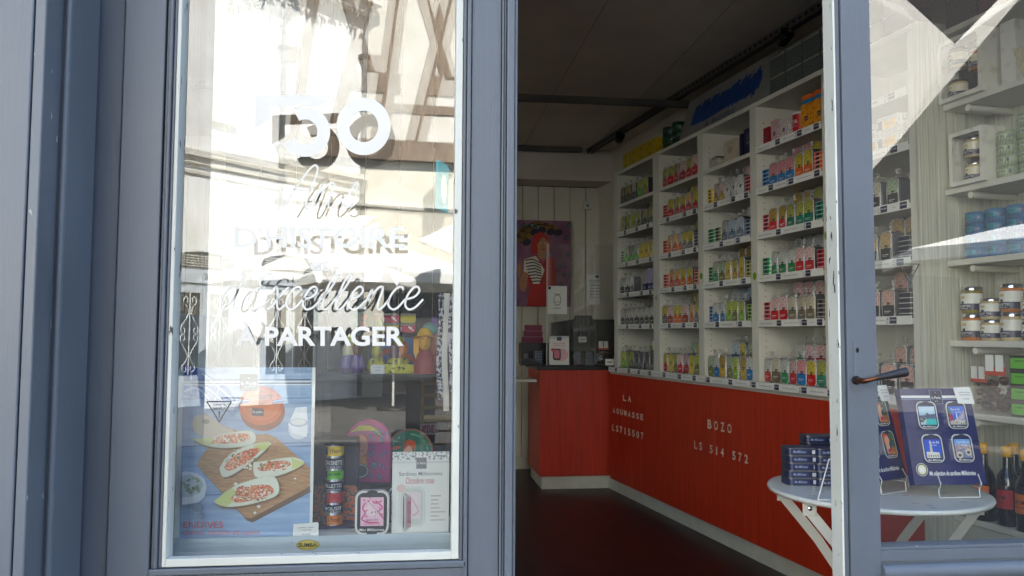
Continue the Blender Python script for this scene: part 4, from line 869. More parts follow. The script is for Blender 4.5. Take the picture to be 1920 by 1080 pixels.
def row(bi, z, seq, back=False, s_end=None, pitch=None):
    """seq from the till end towards the door: 'upper/lower' wrapped tin, '=lower' flat stack"""
    s0, s1 = BAYS[bi]; L = s1-s0; pitch = pitch or min(.098, (L-.03)/max(1, len(seq)))
    s = (s1-.012 if s_end is None else s_end)-pitch/2; k = 0; zz_ = z+.0008
    cyy = CF+.010 if not back else CF+.115
    if back:
        b = MB(); b.T = SF; b.box(s-pitch*(len(seq)-.5)-.005, s+pitch/2, cyy-.008, cyy+.085, z+.0004, z+.072, WH); q = b.build('riser', t); zz_ = z+.0728
    for w_ in seq:
        k += 1
        if w_ != '.':
            if w_[0] == '=':
                key = w_; n = w_[1:]
                if key not in PROTO: o = PROTO[key] = stack_proto(C[n])
                else: o = copy_tree(PROTO[key])
                lab = f'flat stack of {n} tins'; cat = 'tin stack'; p = W(s, cyy+.004+random.uniform(0, .006), zz_); r = random.uniform(-3, 3)
            else:
                u_, n = w_.split('/'); key = w_
                if key not in PROTO: o = PROTO[key] = pack_proto(*UPP[u_], C[n])
                else: o = copy_tree(PROTO[key])
                lab = f'{u_} and {n} wrapped tin' if u_ != n else f'{n} wrapped tin'; cat = 'wrapped tin'; p = W(s, cyy+random.uniform(0, .008), zz_); r = random.uniform(-7, 7)
            o.location = p; o.rotation_euler = (0, 0, SROT+R_(r)); sc_ = random.uniform(.97, 1.02)*min(1, pitch/.0775); o.scale = (sc_, 1, random.uniform(.98, 1.04))
            rw = 'raised back row' if back else 'front row'
            tag(o, f'{lab}, {ORD[k-1]} in {rw}, {SHN[z]}, {BN[bi]}', cat, f'{"tin stacks" if w_[0] == "=" else "wrapped tins"} on the {BN[bi]} {SHN[z]}')
        s -= pitch
def rows(bi, z, front, back='', **k):
    row(bi, z, front.split(), **k)
    if back:
        bs = back.split(); s0, s1 = BAYS[bi]; n_ = len(bs); p_ = min(.078, (s1-s0-.06)/n_); row(bi, z, bs, True, s0+.012+p_*n_, p_)
# door bay (4), till end first
rows(3, 1.895, '=blue pink/blue pink/blue pink/blue yellow/orange yellow/orange =orange', 'pink/red pink/red yellow/orange olive/olive olive/olive')
rows(3, 1.667, '=red brown/red brown/red olive/teal olive/teal olive/teal =teal', 'brown/brown brown/brown olive/moss olive/moss olive/olive')
rows(3, 1.448, '=green white/green white/green white/green red/red red/red =red', 'grey/grey grey/grey grey/grey grey/grey red/red')
rows(3, 1.223, '=red red/red red/red beige/taupe beige/taupe beige/taupe =taupe', 'red/red red/red red/red grey/grey grey/grey')
rows(3, .922, 'white/red beige/taupe white/green red/red pink/blue yellow/red olive/teal', 'white/green red/red red/red beige/taupe olive/teal')
rows(2, 1.895, '=yellow red/mustard red/mustard stripe/white stripe/white stripe/white =red', 'red/red red/red stripe/white')
rows(2, 1.667, '=green =olive white/slate blue/slate blue/slate =slate', 'grey/slate blue/slate grey/slate')
rows(2, 1.448, '=green green/green green/olive yellow/mustard yellow/mustard yellow/mustard =khaki', 'brown/olive brown/olive brown/olive brown/mustard')
rows(2, 1.223, '=blue white/blue white/blue lime/lime lime/olive lime/lime =lime', 'blue/slate blue/slate blue/slate olive/olive olive/olive')
rows(2, .922, 'green/olive white/blue brown/mustard green/olive lime/lime brown/mustard white/blue', 'blue/blue yellow/mustard green/olive yellow/mustard blue/blue')
rows(1, 2.11, 'olive/red olive/red brown/red red/red olive/red red/red')
rows(1, 1.895, '=red yellow/red yellow/red yellow/red orange/red yellow/red', 'yellow/yellow yellow/olive yellow/olive yellow/orange')
rows(1, 1.667, '=orange orange/orange orange/orange white/orange yellow/grey yellow/grey =grey', 'brown/brown yellow/yellow yellow/olive')
rows(1, 1.448, '=salmon orange/salmon orange/salmon yellow/orange yellow/orange =orange', 'rose/rust rose/rust rose/rust rose/rust')
rows(1, 1.223, 'yellow/grey red/rust yellow/orange yellow/orange red/rust orange/orange yellow/grey', 'brown/olive brown/olive brown/brown brown/brown')
rows(1, .922, 'yellow/red yellow/yellow lime/olive red/red red/red yellow/yellow lime/olive', 'green/olive yellow/red yellow/red yellow/red')
rows(0, 2.11, 'olive/moss olive/moss white/black lime/neon lime/khaki')
rows(0, 1.895, 'lime/khaki lime/khaki lime/khaki olive/moss olive/moss olive/moss', 'olive/moss olive/moss olive/moss olive/olive')
rows(0, 1.667, '=neon green/neon green/neon green/neon yellow/yellow yellow/yellow yellow/yellow')
rows(0, 1.448, 'stripe/black stripe/black stripe/black', pitch=.085)
rows(0, 1.223, 'stripe/black stripe/black stripe/black stripe/black stripe/black stripe/black stripe/black', 'black/black black/grey black/black black/black')
rows(0, .922, 'lime/lime lime/lime lime/olive black/grey black/grey black/grey black/grey', 'lime/khaki lime/khaki black/grey black/grey')
rows(4, 1.667, 'cream/black cream/black cream/black green/black'.replace('cream/', 'beige/'), pitch=.1)
rows(4, 1.448, 'ochre/black ochre/black ochre/black ochre/black =black', 'ochre/taupe ochre/taupe beige/taupe')
rows(4, 1.223, 'rose/black rose/black rose/black rose/black =black', 'rose/taupe grey/grey rose/taupe')
rows(4, .922, 'grey/black grey/black grey/black rose/black rose/black', 'rose/grey rose/grey rose/grey')

# ---- other goods on the shelves
def put(s, c, z, r=0): return W(s, c, z+.0008), SROT+R_(r)
def carton(s, c, z, w_, d, h, m_, name, label, cat, deco=None, r=0, group=None):
    b = MB(); b.box(-w_/2, w_/2, 0, d, 0, h, m_)
    if deco: deco(Canvas(b, lambda a, z_, hh: (a, -.0004-hh, z_), .00006), w_, h)
    p, rz = put(s, c, z, r); return onething(b, name, label, cat, p, rz, group, 0)
def logo(cv, x, z, k=1): cv.rect(x-.009*k, z-.009*k, x+.009*k, z+.009*k, 'navy'); cv.text('la Perle', x-.007*k, z+.002*k, x+.007*k, z-.003*k, 'paper', .01, res=1)
carton(1.90, CF+.02, 2.11, .05, .07, .1, col(150, 20, 36), 'carton', 'slim dark red carton at the till end of the door bay top shelf', 'carton', lambda c, w_, h: logo(c, 0, .05))
carton(1.83, CF+.02, 2.11, .055, .07, .12, spk_((214, 190, 190), (130, 26, 44)), 'carton', 'red flecked white carton beside the slim dark red one on the top shelf', 'carton', lambda c, w_, h: logo(c, 0, .05))
carton(1.75, CF+.02, 2.11, .06, .07, .105, spk_((222, 214, 210), (110, 60, 66)), 'carton', 'pale flecked carton between red carton and round red canister', 'carton', lambda c, w_, h: logo(c, 0, .05))
b = MB(); b.lathe([(.036, 0), (.037, .002), (.037, .098), (.038, .1)], col(176, 22, 30, .3), 24); b.lathe([(.0385, .1002), (.0385, .11), (.034, .112)], 'white_metal', 24)
cv = Canvas(b, lambda a, z_, h: ((.0374+h)*math.sin(a), -(.0374+h)*math.cos(a), z_), .00006); cv.text('TINA', -.5, .075, .5, .055, 'paper', .01); cv.text('biscuits', -.4, .048, .4, .04, 'paper')
p, rz = put(1.655, CF+.05, 2.11); onething(b, 'canister', 'round red canister with a white lid on the door bay top shelf', 'canister', p, rz)
for s, lb in ((1.57, 'tall orange bag of biscuits beside the round red canister'), (1.475, 'tall orange bag of biscuits beside the door bay end upright')):
    b = MB(); b.prism([(-.04, 0), (.04, 0), (.041, .06), (.038, .13), (-.037, .13), (-.041, .06)], 0, .05, pattern('bag_'+str(int(s*100)), (222, 150, 30), (196, 110, 14), 60)); cv = Canvas(b, lambda a, z_, h: (a, -.0005-h, z_), .00006); logo(cv, 0, .06, 1.2)
    b.box(-.035, .035, .006, .044, .1305, .152, col(28, 120, 170)); b.box(-.035, .035, .004, .046, .1523, .172, col(226, 104, 30))
    p, rz = put(s, CF+.02, 2.11, 4); onething(b, 'biscuit_bag', lb, 'biscuit bag', p, rz)
b = MB(); b.prism(rrpts(-.055, 0, .055, .06, .012), 0, .07, spk_((190, 186, 170), (90, 86, 74))); b.prism(rrpts(-.0555, .046, .0555, .062, .006), -.001, .071, 'chrome'); p, rz = put(2.44, CF+.02, 2.11, -6); onething(b, 'metal_box', 'low silver lidded box on the third bay top shelf', 'metal box', p, rz)
carton(2.27, CF+.03, 2.11, .12, .03, .125, col(196, 184, 160), 'booklet', 'cream booklet with a faint picture standing on the third bay top shelf', 'booklet', lambda c, w_, h: (c.ell(0, .07, .03, .02, col(170, 150, 130)), c.text('Recettes', -.03, .11, .03, .1, 'grey_print', res=1)), 0)
def anchor(c, w_, h): c.ring(0, h*.75, .008, .008, .006, .006, col(150, 140, 120)); c.stroke([(0, h*.7), (0, h*.4)], .003, col(150, 140, 120), False); c.stroke([(-.015, h*.5), (0, h*.4), (.015, h*.5)], .003, col(150, 140, 120)); c.rect(-.012, h*.62, .012, h*.64, col(150, 140, 120))
carton(2.155, CF+.03, 2.11, .03, .06, .13, 'navy', 'carton', 'narrow navy carton between cream booklet and anchor box', 'carton'); carton(2.075, CF+.02, 2.11, .075, .05, .14, 'navy', 'carton', 'navy carton with a pale anchor on the third bay top shelf', 'carton', anchor)
hs = spk_((190, 184, 210), (120, 110, 160))
for s, lb in ((3.42, 'lilac house shaped carton on the till bay fourth shelf, nearer the till'), (3.27, 'lilac house shaped carton on the till bay fourth shelf, nearer the door')):
    b = MB(); b.prism([(-.05, 0), (.05, 0), (.05, .1), (0, .17), (-.05, .1)], 0, .05, hs); cv = Canvas(b, lambda a, z_, h: (a, -.0005-h, z_), .00006); logo(cv, 0, .06)
    p, rz = put(s, CF+.06, 1.448); onething(b, 'house_carton', lb, 'carton', p, rz)
for k, s in enumerate((3.36, 3.285, 3.23)): carton(s, CF+.012, 1.448, .06, .03, .055, 'navy', 'small_carton', f'{("small navy carton before the house carton nearer the till", "small navy carton between the two lilac house cartons", "small navy carton beside the upright on the fourth shelf")[k]}', 'carton', lambda c, w_, h: c.rect(-.02, .02, .02, .04, col(140, 150, 190)))
yb = spk_((222, 214, 180), (214, 170, 30))
for i, (s, z) in enumerate(((1.27, 1.895), (1.15, 1.895), (1.03, 1.895), (1.21, 1.966), (1.03, 1.966))):
    carton(s, CF+.01, z, .115, .07, .07, spk_((226, 224, 214), (150, 150, 150)), 'carton', ('white carton with yellow label at the till end behind the door glass', 'white carton with yellow label in the middle behind door glass', 'lower white carton with yellow label next to the grained end panel', 'upper white carton with yellow label at the till end behind glass', 'upper white carton with yellow label next to the end panel')[i], 'carton', lambda c, w_, h: (c.rect(-.02, .02, .045, .055, col(230, 178, 20)), c.rect(-.055, .02, -.03, .055, 'navy'), c.text('THON', -.01, .044, .03, .034, col(150, 100, 10), res=1)))
# on top of the shelving
ZU = ZT+.0424
for i in range(4):
    for j in range(2): carton(3.70-.14*i, CF+.03, ZU+.061*j, .13, .1, .06, spk_((206, 176, 20), (150, 120, 10)), 'carton', f'{("lower", "upper")[j]} yellow carton {("nearest the till", "second from the till", "third from the till", "beside the green tins")[i]} on top of the shelving', 'carton', lambda c, w_, h: logo(c, -.02, .03), 0, 'yellow cartons on top of the shelving')
for i in range(2):
    for j in range(3):
        b = MB(); b.lathe([(.055, 0), (.057, .002), (.057, .05), (.055, .052)], col(16, 62, 44, .3), 22); b.lathe([(.0575, .046), (.0575, .05), (.0555, .0525)], 'chrome', 22); p = W(3.10-.13*i, CF+.09, ZU+.053*j)
        onething(b, 'round_tin', f'dark green round tin, {("bottom", "middle", "top")[j]} of the stack {("beside the yellow cartons", "beside the blue lettered board")[i]}', 'tin', p, 0, 'dark green round tins on top of the shelving')
b = MB(); bl = mat('brush_blue', (26, 72, 140), .7, rgb2=(20, 56, 118), scale=20, lo=.4, hi=.6); b.box(0, .98, 0, .012, 0, .27, col(132, 132, 128)); cv = Canvas(b, lambda a, z_, h: (a, -.0006-h, z_), .00006)
cv.poly([(.12, .08), (.3, .07), (.55, .085), (.75, .08), (.86, .1), (.87, .15), (.85, .2), (.6, .215), (.5, .2), (.3, .21), (.13, .2), (.11, .14)], bl)
for k in range(26): x = rs.uniform(.1, .84); cv.stroke([(x, rs.uniform(.06, .1)), (x+rs.uniform(-.02, .04), rs.uniform(.19, .232))], rs.uniform(.006, .02), bl, False)
for k in range(6): x = .2+.11*k; cv.stroke([(x, .185), (x+.02, .21)], .012, col(132, 132, 128), False)
cv.text('À BOIRE', .3, .06, .66, .022, col(40, 60, 110), .01)
b.v = [Vector((p.x, p.y+p.z*.28, p.z)) for p in b.v]
p = W(2.88, CF+.03, ZU+.0005); onething(b, 'painted_board', 'grey board with blue brush lettering leaning on top of the shelving', 'board', p, SROT)
db = spk_((96, 104, 100), (34, 38, 40))
for i in range(7):
    for j in range(2): carton(1.81-.135*i, CF+.03, ZU+.101*j, .13, .12, .10, db if i < 4 else (spk_((70, 60, 60), (26, 24, 26)) if i < 6 else spk_((96, 40, 44), (40, 20, 24))), 'carton', f'{("lower", "upper")[j]} dark patterned carton, {ORD[i]} from the blue lettered board on top', 'carton', lambda c, w_, h: c.rect(-.06, h-.012, .06, h-.004, col(150, 156, 150)), 0, 'dark cartons on top of the shelving')
for s, z, lb in ((1.408, 1.60, 'round green sticker on the upright nearest the door'), (1.99, 1.46, 'round green sticker on the upright between third and door bay'), (2.55, 1.50, 'round green sticker on the upright of the second bay'), (3.15, 1.40, 'small pale round sticker on the upright beside the till bay')):
    b = MB(); cv = Canvas(b, lambda a, z_, h: (a, -.0005-h, z_), .00006); b.prism([(.017*math.cos(k*.35), .02*math.sin(k*.35)) for k in range(18)], 0, .0006, col(120, 160, 30) if z != 1.40 else col(176, 180, 150)); cv.ring(0, 0, .012, .014, .0105, .0125, col(90, 120, 20)); onething(b, 'round_sticker', lb, 'sticker', W(s, CF-.0012, z), SROT)
# ------------------------------------------------------------------ shelves near the street, right of the end panel
t = thing('wall_shelving', 'white wall shelves with dowel brackets nearest the street holding jars', 'shelving', W(.45, 2.2, 0), SROT)
NC = 2.135; NZ = [2.035, 1.71, 1.44, 1.14, .88, .50]
for z in NZ:
    b = MB(); b.T = SF; b.box(-.05, .845, NC, 2.352, z-.022, z, WH); o = b.build('shelf', t, .0015)
    b = MB(); b.T = SF
    for s in (.74, .2): b.tube([(s, NC+.012, z-.036), (s, 2.35, z-.036)], .0125, WH, 12)
    b.build('bracket', o)
b = MB(); b.T = SF
for k in range(6): b.box(-.1+.158*k, .056+.158*k, 2.353, 2.3585, 0, 2.6, 'grained_white')
b.build('back_panel', t, .001)
b = MB(); b.T = SF; b.box(-.05, .845, NC, 2.352, 2.30, 2.322, WH); b.build('shelf', t, .0015)
def near(s, c, z, r=0): return W(s, c, z+.0008), SROT+R_(r)
def jar(x, y, z, r, h, lab1, body, lid='chrome'):
    b = MB(); b.T = Matrix.Translation((x, y, z)); b.lathe([(r*.9, 0), (r, .004), (r, h*.8), (r*.9, h*.86)], body, 22); b.lathe([(r*.98, h*.865), (r*.98, h*.97), (r*.9, h)], lid, 22)
    cyl = lambda a, z_, hh: ((r+.0006+hh)*math.sin(a), -(r+.0006+hh)*math.cos(a), z_); cv = Canvas(b, cyl, .0001)
    def band(z0, z1, m_): cv.mb.add(cv.P([(-1.9+.1*i, z0) for i in range(39)]+[(-1.9+.1*i, z1) for i in range(39)]), [(i, i+1, 40+i, 39+i) for i in range(38)], m_); cv.up(5)
    band(h*.36, h*.74, lab1); band(h*.12, h*.36, 'navy'); cv.mb.add(cv.P([(-.3, h*.34), (0, h*.34), (0, h*.45), (-.3, h*.45)]), [(0, 1, 2, 3)], 'navy'); cv.up(); cv.mb.add(cv.P([(-.35, h*.55), (.1, h*.55), (.1, h*.64), (-.35, h*.64)]), [(0, 1, 2, 3)], col(206, 170, 90)); cv.up()
    cv.text('RILLETTES', -.6, h*.31, .6, h*.23, 'paper', .01, res=1); cv.text('de la mer', -.4, h*.21, .4, h*.15, 'paper', res=1)
    return b
jb = [mat('jar_orange', (190, 110, 40), .2, coat=.6), mat('jar_cream', (196, 176, 130), .2, coat=.6), mat('jar_brown', (96, 56, 34), .2, coat=.6), mat('jar_olive', (130, 116, 30), .2, coat=.6)]
marb = mat('marble_card', (226, 224, 214), .5, rgb2=(200, 197, 184), scale=22, lo=.3, hi=.45, detail=6)
def window_box(s, z, w_, h, d, label, jars, r=0):
    p, rz = near(s, NC-.02, z, r); t = thing('jar_box', label, 'gift box', p, rz); M_ = WM[t.name]; e = .016
    b = MB(); b.T = M_; o_ = rrpts(-w_/2+e, e, w_/2-e, h-e, .01, 5); q_ = [(w_/2, h), (-w_/2, h), (-w_/2, 0), (w_/2, 0)]
    for sgn in (0,): 
        b.box(-w_/2, w_/2, 0, .002, 0, e, marb); b.box(-w_/2, w_/2, 0, .002, h-e, h, marb); b.box(-w_/2, -w_/2+e, 0, .002, e, h-e, marb); b.box(w_/2-e, w_/2, 0, .002, e, h-e, marb)
    for cxx, czz, a0 in ((w_/2-e, h-e, 0), (-w_/2+e, h-e, 90), (-w_/2+e, e, 180), (w_/2-e, e, 270)):
        c_ = (cxx-math.copysign(.01, cxx), czz+(.01 if czz < h/2 else -.01)); b.prism([(cxx, czz)]+[(c_[0]+.01*math.cos(R_(a0+15*i)), c_[1]+.01*math.sin(R_(a0+15*i))) for i in range(7)], .0002, .0018, marb)
    b.box(-w_/2, -w_/2+.002, .0021, d, 0, h, marb); b.box(w_/2-.002, w_/2, .0021, d, 0, h, marb); b.box(-w_/2+.002, w_/2-.002, .0021, d, 0, .002, marb); b.box(-w_/2+.002, w_/2-.002, .0021, d, h-.002, h, marb); b.box(-w_/2+.0021, w_/2-.0021, d-.004, d, .0021, h-.0021, 'dark_boards'); b.build('carton', t)
    for (x, z_, bi) in jars:
        b = jar(x, d*.42, z_, .034, .075, col(222, 214, 190), jb[bi]); b.v = [M_ @ p_ for p_ in b.v]; b.build('jar', t)
    return t
window_box(.745, 2.035, .20, .235, .10, 'white marbled gift box with a window showing three jars, upper shelf', [(-.045, .006, 1), (.05, .09, 0), (-.04, .125, 1)])
window_box(.725, 1.71, .155, .20, .10, 'white marbled gift box with a window showing two stacked jars', [(.0, .006, 1), (-.002, .098, 1)])
carton(.56, NC+.01, 2.035, .06, .1, .22, marb, 'carton', 'tall narrow white carton beside the upper marbled gift box', 'carton')
b = MB(); b.v = []; tw = spk_((206, 196, 160), (150, 140, 110)); n = 4; vs = [(-.04, 0, 0), (.04, 0, 0), (.04, .08, 0), (-.04, .08, 0), (-.065, -.02, .11), (.065, -.02, .11), (.065, .1, .11), (-.065, .1, .11)]; b.add(vs, [(0, 1, 5, 4), (1, 2, 6, 5), (2, 3, 7, 6), (3, 0, 4, 7), (3, 2, 1, 0)], tw); b.tube([(-.065, -.02, .11), (.065, -.02, .11), (.065, .1, .11), (-.065, .1, .11), (-.065, -.02, .11)], .003, 'white_metal', 6)
p, rz = near(.47, NC+.02, 2.035); onething(b, 'paper_basket', 'flared pale patterned basket on the upper wall shelf', 'basket', p, rz)
def cans(s, z, m_, n, r, h, name, desc, cc=None, c=NC+.045, grp=''):
    for k in range(n):
        b = MB(); b.lathe([(r, 0), (r*1.03, .0015), (r*1.03, .004), (r*.99, .005), (r*.99, h-.005), (r*1.03, h-.004), (r*1.03, h-.0015), (r*.98, h-.0005)], m_, 24); cyl = lambda a, z_, hh: ((r+.0008+hh)*math.sin(a), -(r+.0004+hh)*math.cos(a), z_); cv = Canvas(b, cyl, .00006)
        cv.mb.add(cv.P([(-1.0+.1*i, h*.3) for i in range(16)]+[(-1.0+.1*i, h*.72) for i in range(16)]), [(i, i+1, 17+i, 16+i) for i in range(15)], cc or m_); cv.up(3); cv.text('RILLETTES', -.8, h*.62, .3, h*.4, 'black_print', .01, res=1)
        cv.mb.add(cv.P([(.62, h*.35), (.8, h*.35), (.8, h*.65), (.62, h*.65)]), [(0, 1, 2, 3)], 'navy'); cv.up()
        for i in range(9): cv.ell(-1.0+.25*i, h*.16, .1, .003, 'black_print', 12, 6)
        p, rz = near(s+random.uniform(-.002, .002), c, z+k*(h+.0006), random.uniform(-6, 6)); onething(b, 'can', f'{desc}, {ORD[k]} from below', 'can', p, rz, grp)
sg_ = spk_((166, 180, 150), (140, 156, 124))
for i, s in enumerate((.60, .515, .43)): cans(s, 1.71, sg_, 5-(i == 0), .038, .041, 'can', f'pale green can {("next to the marbled box", "in the second stack from the marbled box", "in the third stack from the marbled box")[i]}', col(186, 200, 170), grp='pale green cans on the wall shelf')
for i, s in enumerate((.745, .655, .565, .475)): cans(s, 1.44, col(70, 116, 156, .3), 4, .040, .042, 'can', f'blue can {("next to the grained panel", "in the second blue stack", "in the third blue stack", "in the fourth blue stack")[i]}', col(60, 146, 166), grp='blue cans on the wall shelf')
for i, s in enumerate((.775, .69, .605, .52, .43)):
    for k in range(2):
        b = jar(0, 0, 0, .037, .098 if i % 2 == 0 else .075, col(226, 224, 212), jb[(3, 1, 0, 1, 2)[i] if k else (0, 1, 1, 2, 0)[i]]); p, rz = near(s, NC+.04, 1.14+k*.0995 if i % 2 == 0 else 1.14+k*.0765, random.uniform(-9, 9)); onething(b, 'jar', f'{("lower", "upper")[k]} glass jar with white and navy label, {ORD[i]} from the grained panel', 'jar', p, rz, 'jars on the wall shelf')
for i in range(5): carton(.76-.15*i, NC+.01, 2.3225, .14, .14, .13, (spk_((70, 60, 60), (26, 24, 26)), spk_((96, 40, 44), (40, 20, 24)))[i % 2], 'carton', f'dark patterned carton, {ORD[i]} from the end panel on the high shelf near the street', 'carton', lambda c, w_, h: c.rect(-.065, h-.02, .065, h-.008, col(110, 96, 92)), 0, 'dark cartons on the high wall shelf')
# chocolates, green boxes, bottles below
def choc(p, rz, label, h=.17):
    t = thing('chocolate_bag', label, 'chocolate bag', p, rz); M_ = WM[t.name]; cm = mat('chocolate_'+str(len(MATS)), (82, 46, 30), .35, rgb2=(44, 24, 17), scale=30)
    b = MB(); b.T = M_
    for k in range(26): b.ball((rs.uniform(-.045, .045), .03+rs.uniform(-.02, .02), .015+rs.uniform(0, h*.62)), .016, .013, .011, cm, 8, 6, .1)
    b.build('chocolates', t)
    b = MB(); b.T = M_; vs = []; n = 18
    for w_, d, z in ((.062, .034, .001), (.066, .04, h*.2), (.062, .038, h*.6), (.05, .02, h*.82), (.046, .006, h), (.048, .008, h*1.12)):
        for i in range(n): a_ = 2*math.pi*i/n; q = 1+rs.uniform(-.12, .12); vs.append((w_*math.cos(a_)*q, .03+d*math.sin(a_)*q, z))
    b.add(vs, [(j*n+i, j*n+(i+1) % n, (j+1)*n+(i+1) % n, (j+1)*n+i) for j in range(5) for i in range(n)], 'film'); b.build('wrapper', t)
    b = MB(); b.T = M_; b.box(-.04, .04, -.011, -.009, h*.72, h*.88, col(196, 66, 34)); b.box(-.036, -.004, -.0125, -.0112, h*.8, h*1.1, 'paper'); b.box(.004, .034, -.0125, -.0112, h*.8, h*1.1, 'paper'); b.build('label', t); return t
p, rz = near(.665, NC+.03, .88, 4); choc(p, rz, 'clear bag of chocolates with an orange label on the lower wall shelf', .19)
p, rz = near(.765, NC+.06, .88, -8); choc(p, rz, 'clear bag of chocolates behind the navy sardine display, next to the panel', .15)
for i, s in enumerate((.555, .45)):
    for k in range(4): carton(s, NC+.02, .88+.0525*k, .095, .11, .052, 'black_plastic', 'tea_box', f'black and green carton, {ORD[k]} from below, {("beside the chocolate bag", "in the second stack")[i]}', 'carton', lambda c, w_, h: (c.rect(-.045, .008, .04, .044, col(96, 186, 40)), c.rect(.02, .01, .036, .022, 'navy'), c.text('VERT', -.03, .036, .01, .03, 'black_print', .01, res=1)), 0, 'black and green cartons on the wall shelf')
t = None
for i, (s, c, lc) in enumerate(((.735, .03, (226, 110, 20)), (.70, .13, (226, 110, 20)), (.645, .04, (176, 24, 30)), (.575, .12, (196, 120, 30)), (.56, .03, (206, 100, 24)), (.475, .05, (170, 30, 30)))):
    p, rz = near(s, NC+c, .50, 0); t = thing('bottle', ('dark bottle with orange label and yellow cap nearest the chocolate shelf end', 'dark bottle with yellow cap standing behind the first bottle', 'dark bottle with red label and yellow cap on the lowest shelf', 'dark bottle with amber label behind the red labelled one', 'dark bottle with orange label next after the red labelled one', 'dark bottle with dull red label last on the lowest shelf')[i], 'bottle', p, rz, 'dark bottles with yellow caps')
    b = MB(); b.T = WM[t.name]; b.lathe([(.034, 0), (.036, .004), (.036, .15), (.03, .172), (.015, .195), (.0135, .235)], mat('bottle_glass_'+str(i), (16, 12, 12), .08, coat=.8), 24); b.build('body', t)
    b = MB(); b.T = WM[t.name]; b.lathe([(.0155, .2352), (.0165, .236), (.0165, .268), (.014, .272)], col(226, 168, 10), 20); b.lathe([(.0175, .252), (.0175, .256)], col(210, 150, 10), 20); b.build('cap', t)
    b = MB(); b.T = WM[t.name]; cv = Canvas(b, lambda a, z_, hh: ((.0366+hh)*math.sin(a), -(.0366+hh)*math.cos(a), z_), .00006); cv.mb.add(cv.P([(-1.2+.1*q, .06) for q in range(25)]+[(-1.2+.1*q, .125) for q in range(25)]), [(q, q+1, 26+q, 25+q) for q in range(24)], col(*lc)); cv.up(4); cv.text('RHUM', -.5, .105, .5, .09, 'black_print', .01, res=1); cv.text('arrangé', -.5, .085, .5, .076, 'black_print', res=1); b.build('label', t)
for i, s in enumerate((.66, .58, .45)):
    p, rz = near(s, NC-.05 if i < 2 else NC-.03, .50); b = MB(); b.lathe([(.04, 0), (.042, .004), (.040, .022), (.036, .026)], 'black_plastic', 22); cv = Canvas(b, lambda a, z_, hh: ((.0424+hh)*math.sin(a), -(.0424+hh)*math.cos(a), z_), .00006); cv.text('CHOCOLAT', -.6, .018, .6, .010, 'grey_print', .01, res=1)
b = MB(); b.T = SF; b.box(-.05, .85, NC+.0, 2.352, 0, .476, 'plinth_paint'); b.build('wall_shelf_base'); o = bpy.data.objects['wall_shelf_base']; tag(o, 'pale closed cupboard base under the wall shelves with bottles', 'cupboard')

# ------------------------------------------------------------------ round white table with display boxes
TC = Vector((1.31, .515, 0)); TR = .295; TZ = .72
t = thing('round_table', 'round white metal folding table just inside the glazed door', 'table', TC)
b = MB(); b.lathe([(TR-.03, TZ-.012), (TR-.004, TZ-.013), (TR, TZ-.006), (TR-.003, TZ), (TR-.012, TZ-.0005), (.0, TZ-.001)], 'white_metal', 64, TC.x, TC.y)
for k in range(26):
    a_ = rs.uniform(0, 6.28); q = rs.uniform(.05, .27); b.slab([(TC.x+q*math.cos(a_)+.012*math.cos(j*.9), TC.y+q*math.sin(a_)+.004*math.sin(j*.9)) for j in range(7)], TZ-.0008, TZ-.0003, col(150, 146, 138))
b.build('tabletop', t)
for sx, sy in ((1, -1), (-1, -1), (1, 1), (-1, 1)):
    F_ = Matrix.Translation(TC) @ Matrix.Rotation(R_(-6), 4, 'Z'); y0 = sy*.10+(.005 if sx > 0 else -.005)
    path = [(.235, TZ-.016), (.228, TZ-.045), (.13, TZ-.165), (.02, TZ-.33), (-.12, .2), (-.235, .002)]; b = MB(); b.T = F_; vs = []
    for i, p_ in enumerate(path):
        d0 = Vector(path[min(i+1, 5)])-Vector(path[max(i-1, 0)]); d0.normalize(); nx, nz = -d0.y*.0135, d0.x*.0135
        if i == 5: nx, nz = .016, 0
        for u_, v_ in ((1, -.002), (1, .002), (-1, .002), (-1, -.002)): vs.append((sx*(p_[0]+nx*u_), y0+v_, p_[1]+nz*u_))
    b.add(vs, [(i*4+j, i*4+(j+1) % 4, i*4+4+(j+1) % 4, i*4+4+j) for i in range(5) for j in range(4)]+[(0, 1, 2, 3), (20, 21, 22, 23)], 'white_metal'); o = b.build('leg', t)
    b = MB(); b.T = F_; x_ = sx*.232; b.box(x_-.019, x_+.019, y0-.006, y0-.0035, TZ-.052, TZ-.013, 'white_metal'); b.ball((x_, y0-.007, TZ-.032), .007, .004, .007, 'chrome', 10, 6); b.build('hinge_plate', o, .003)
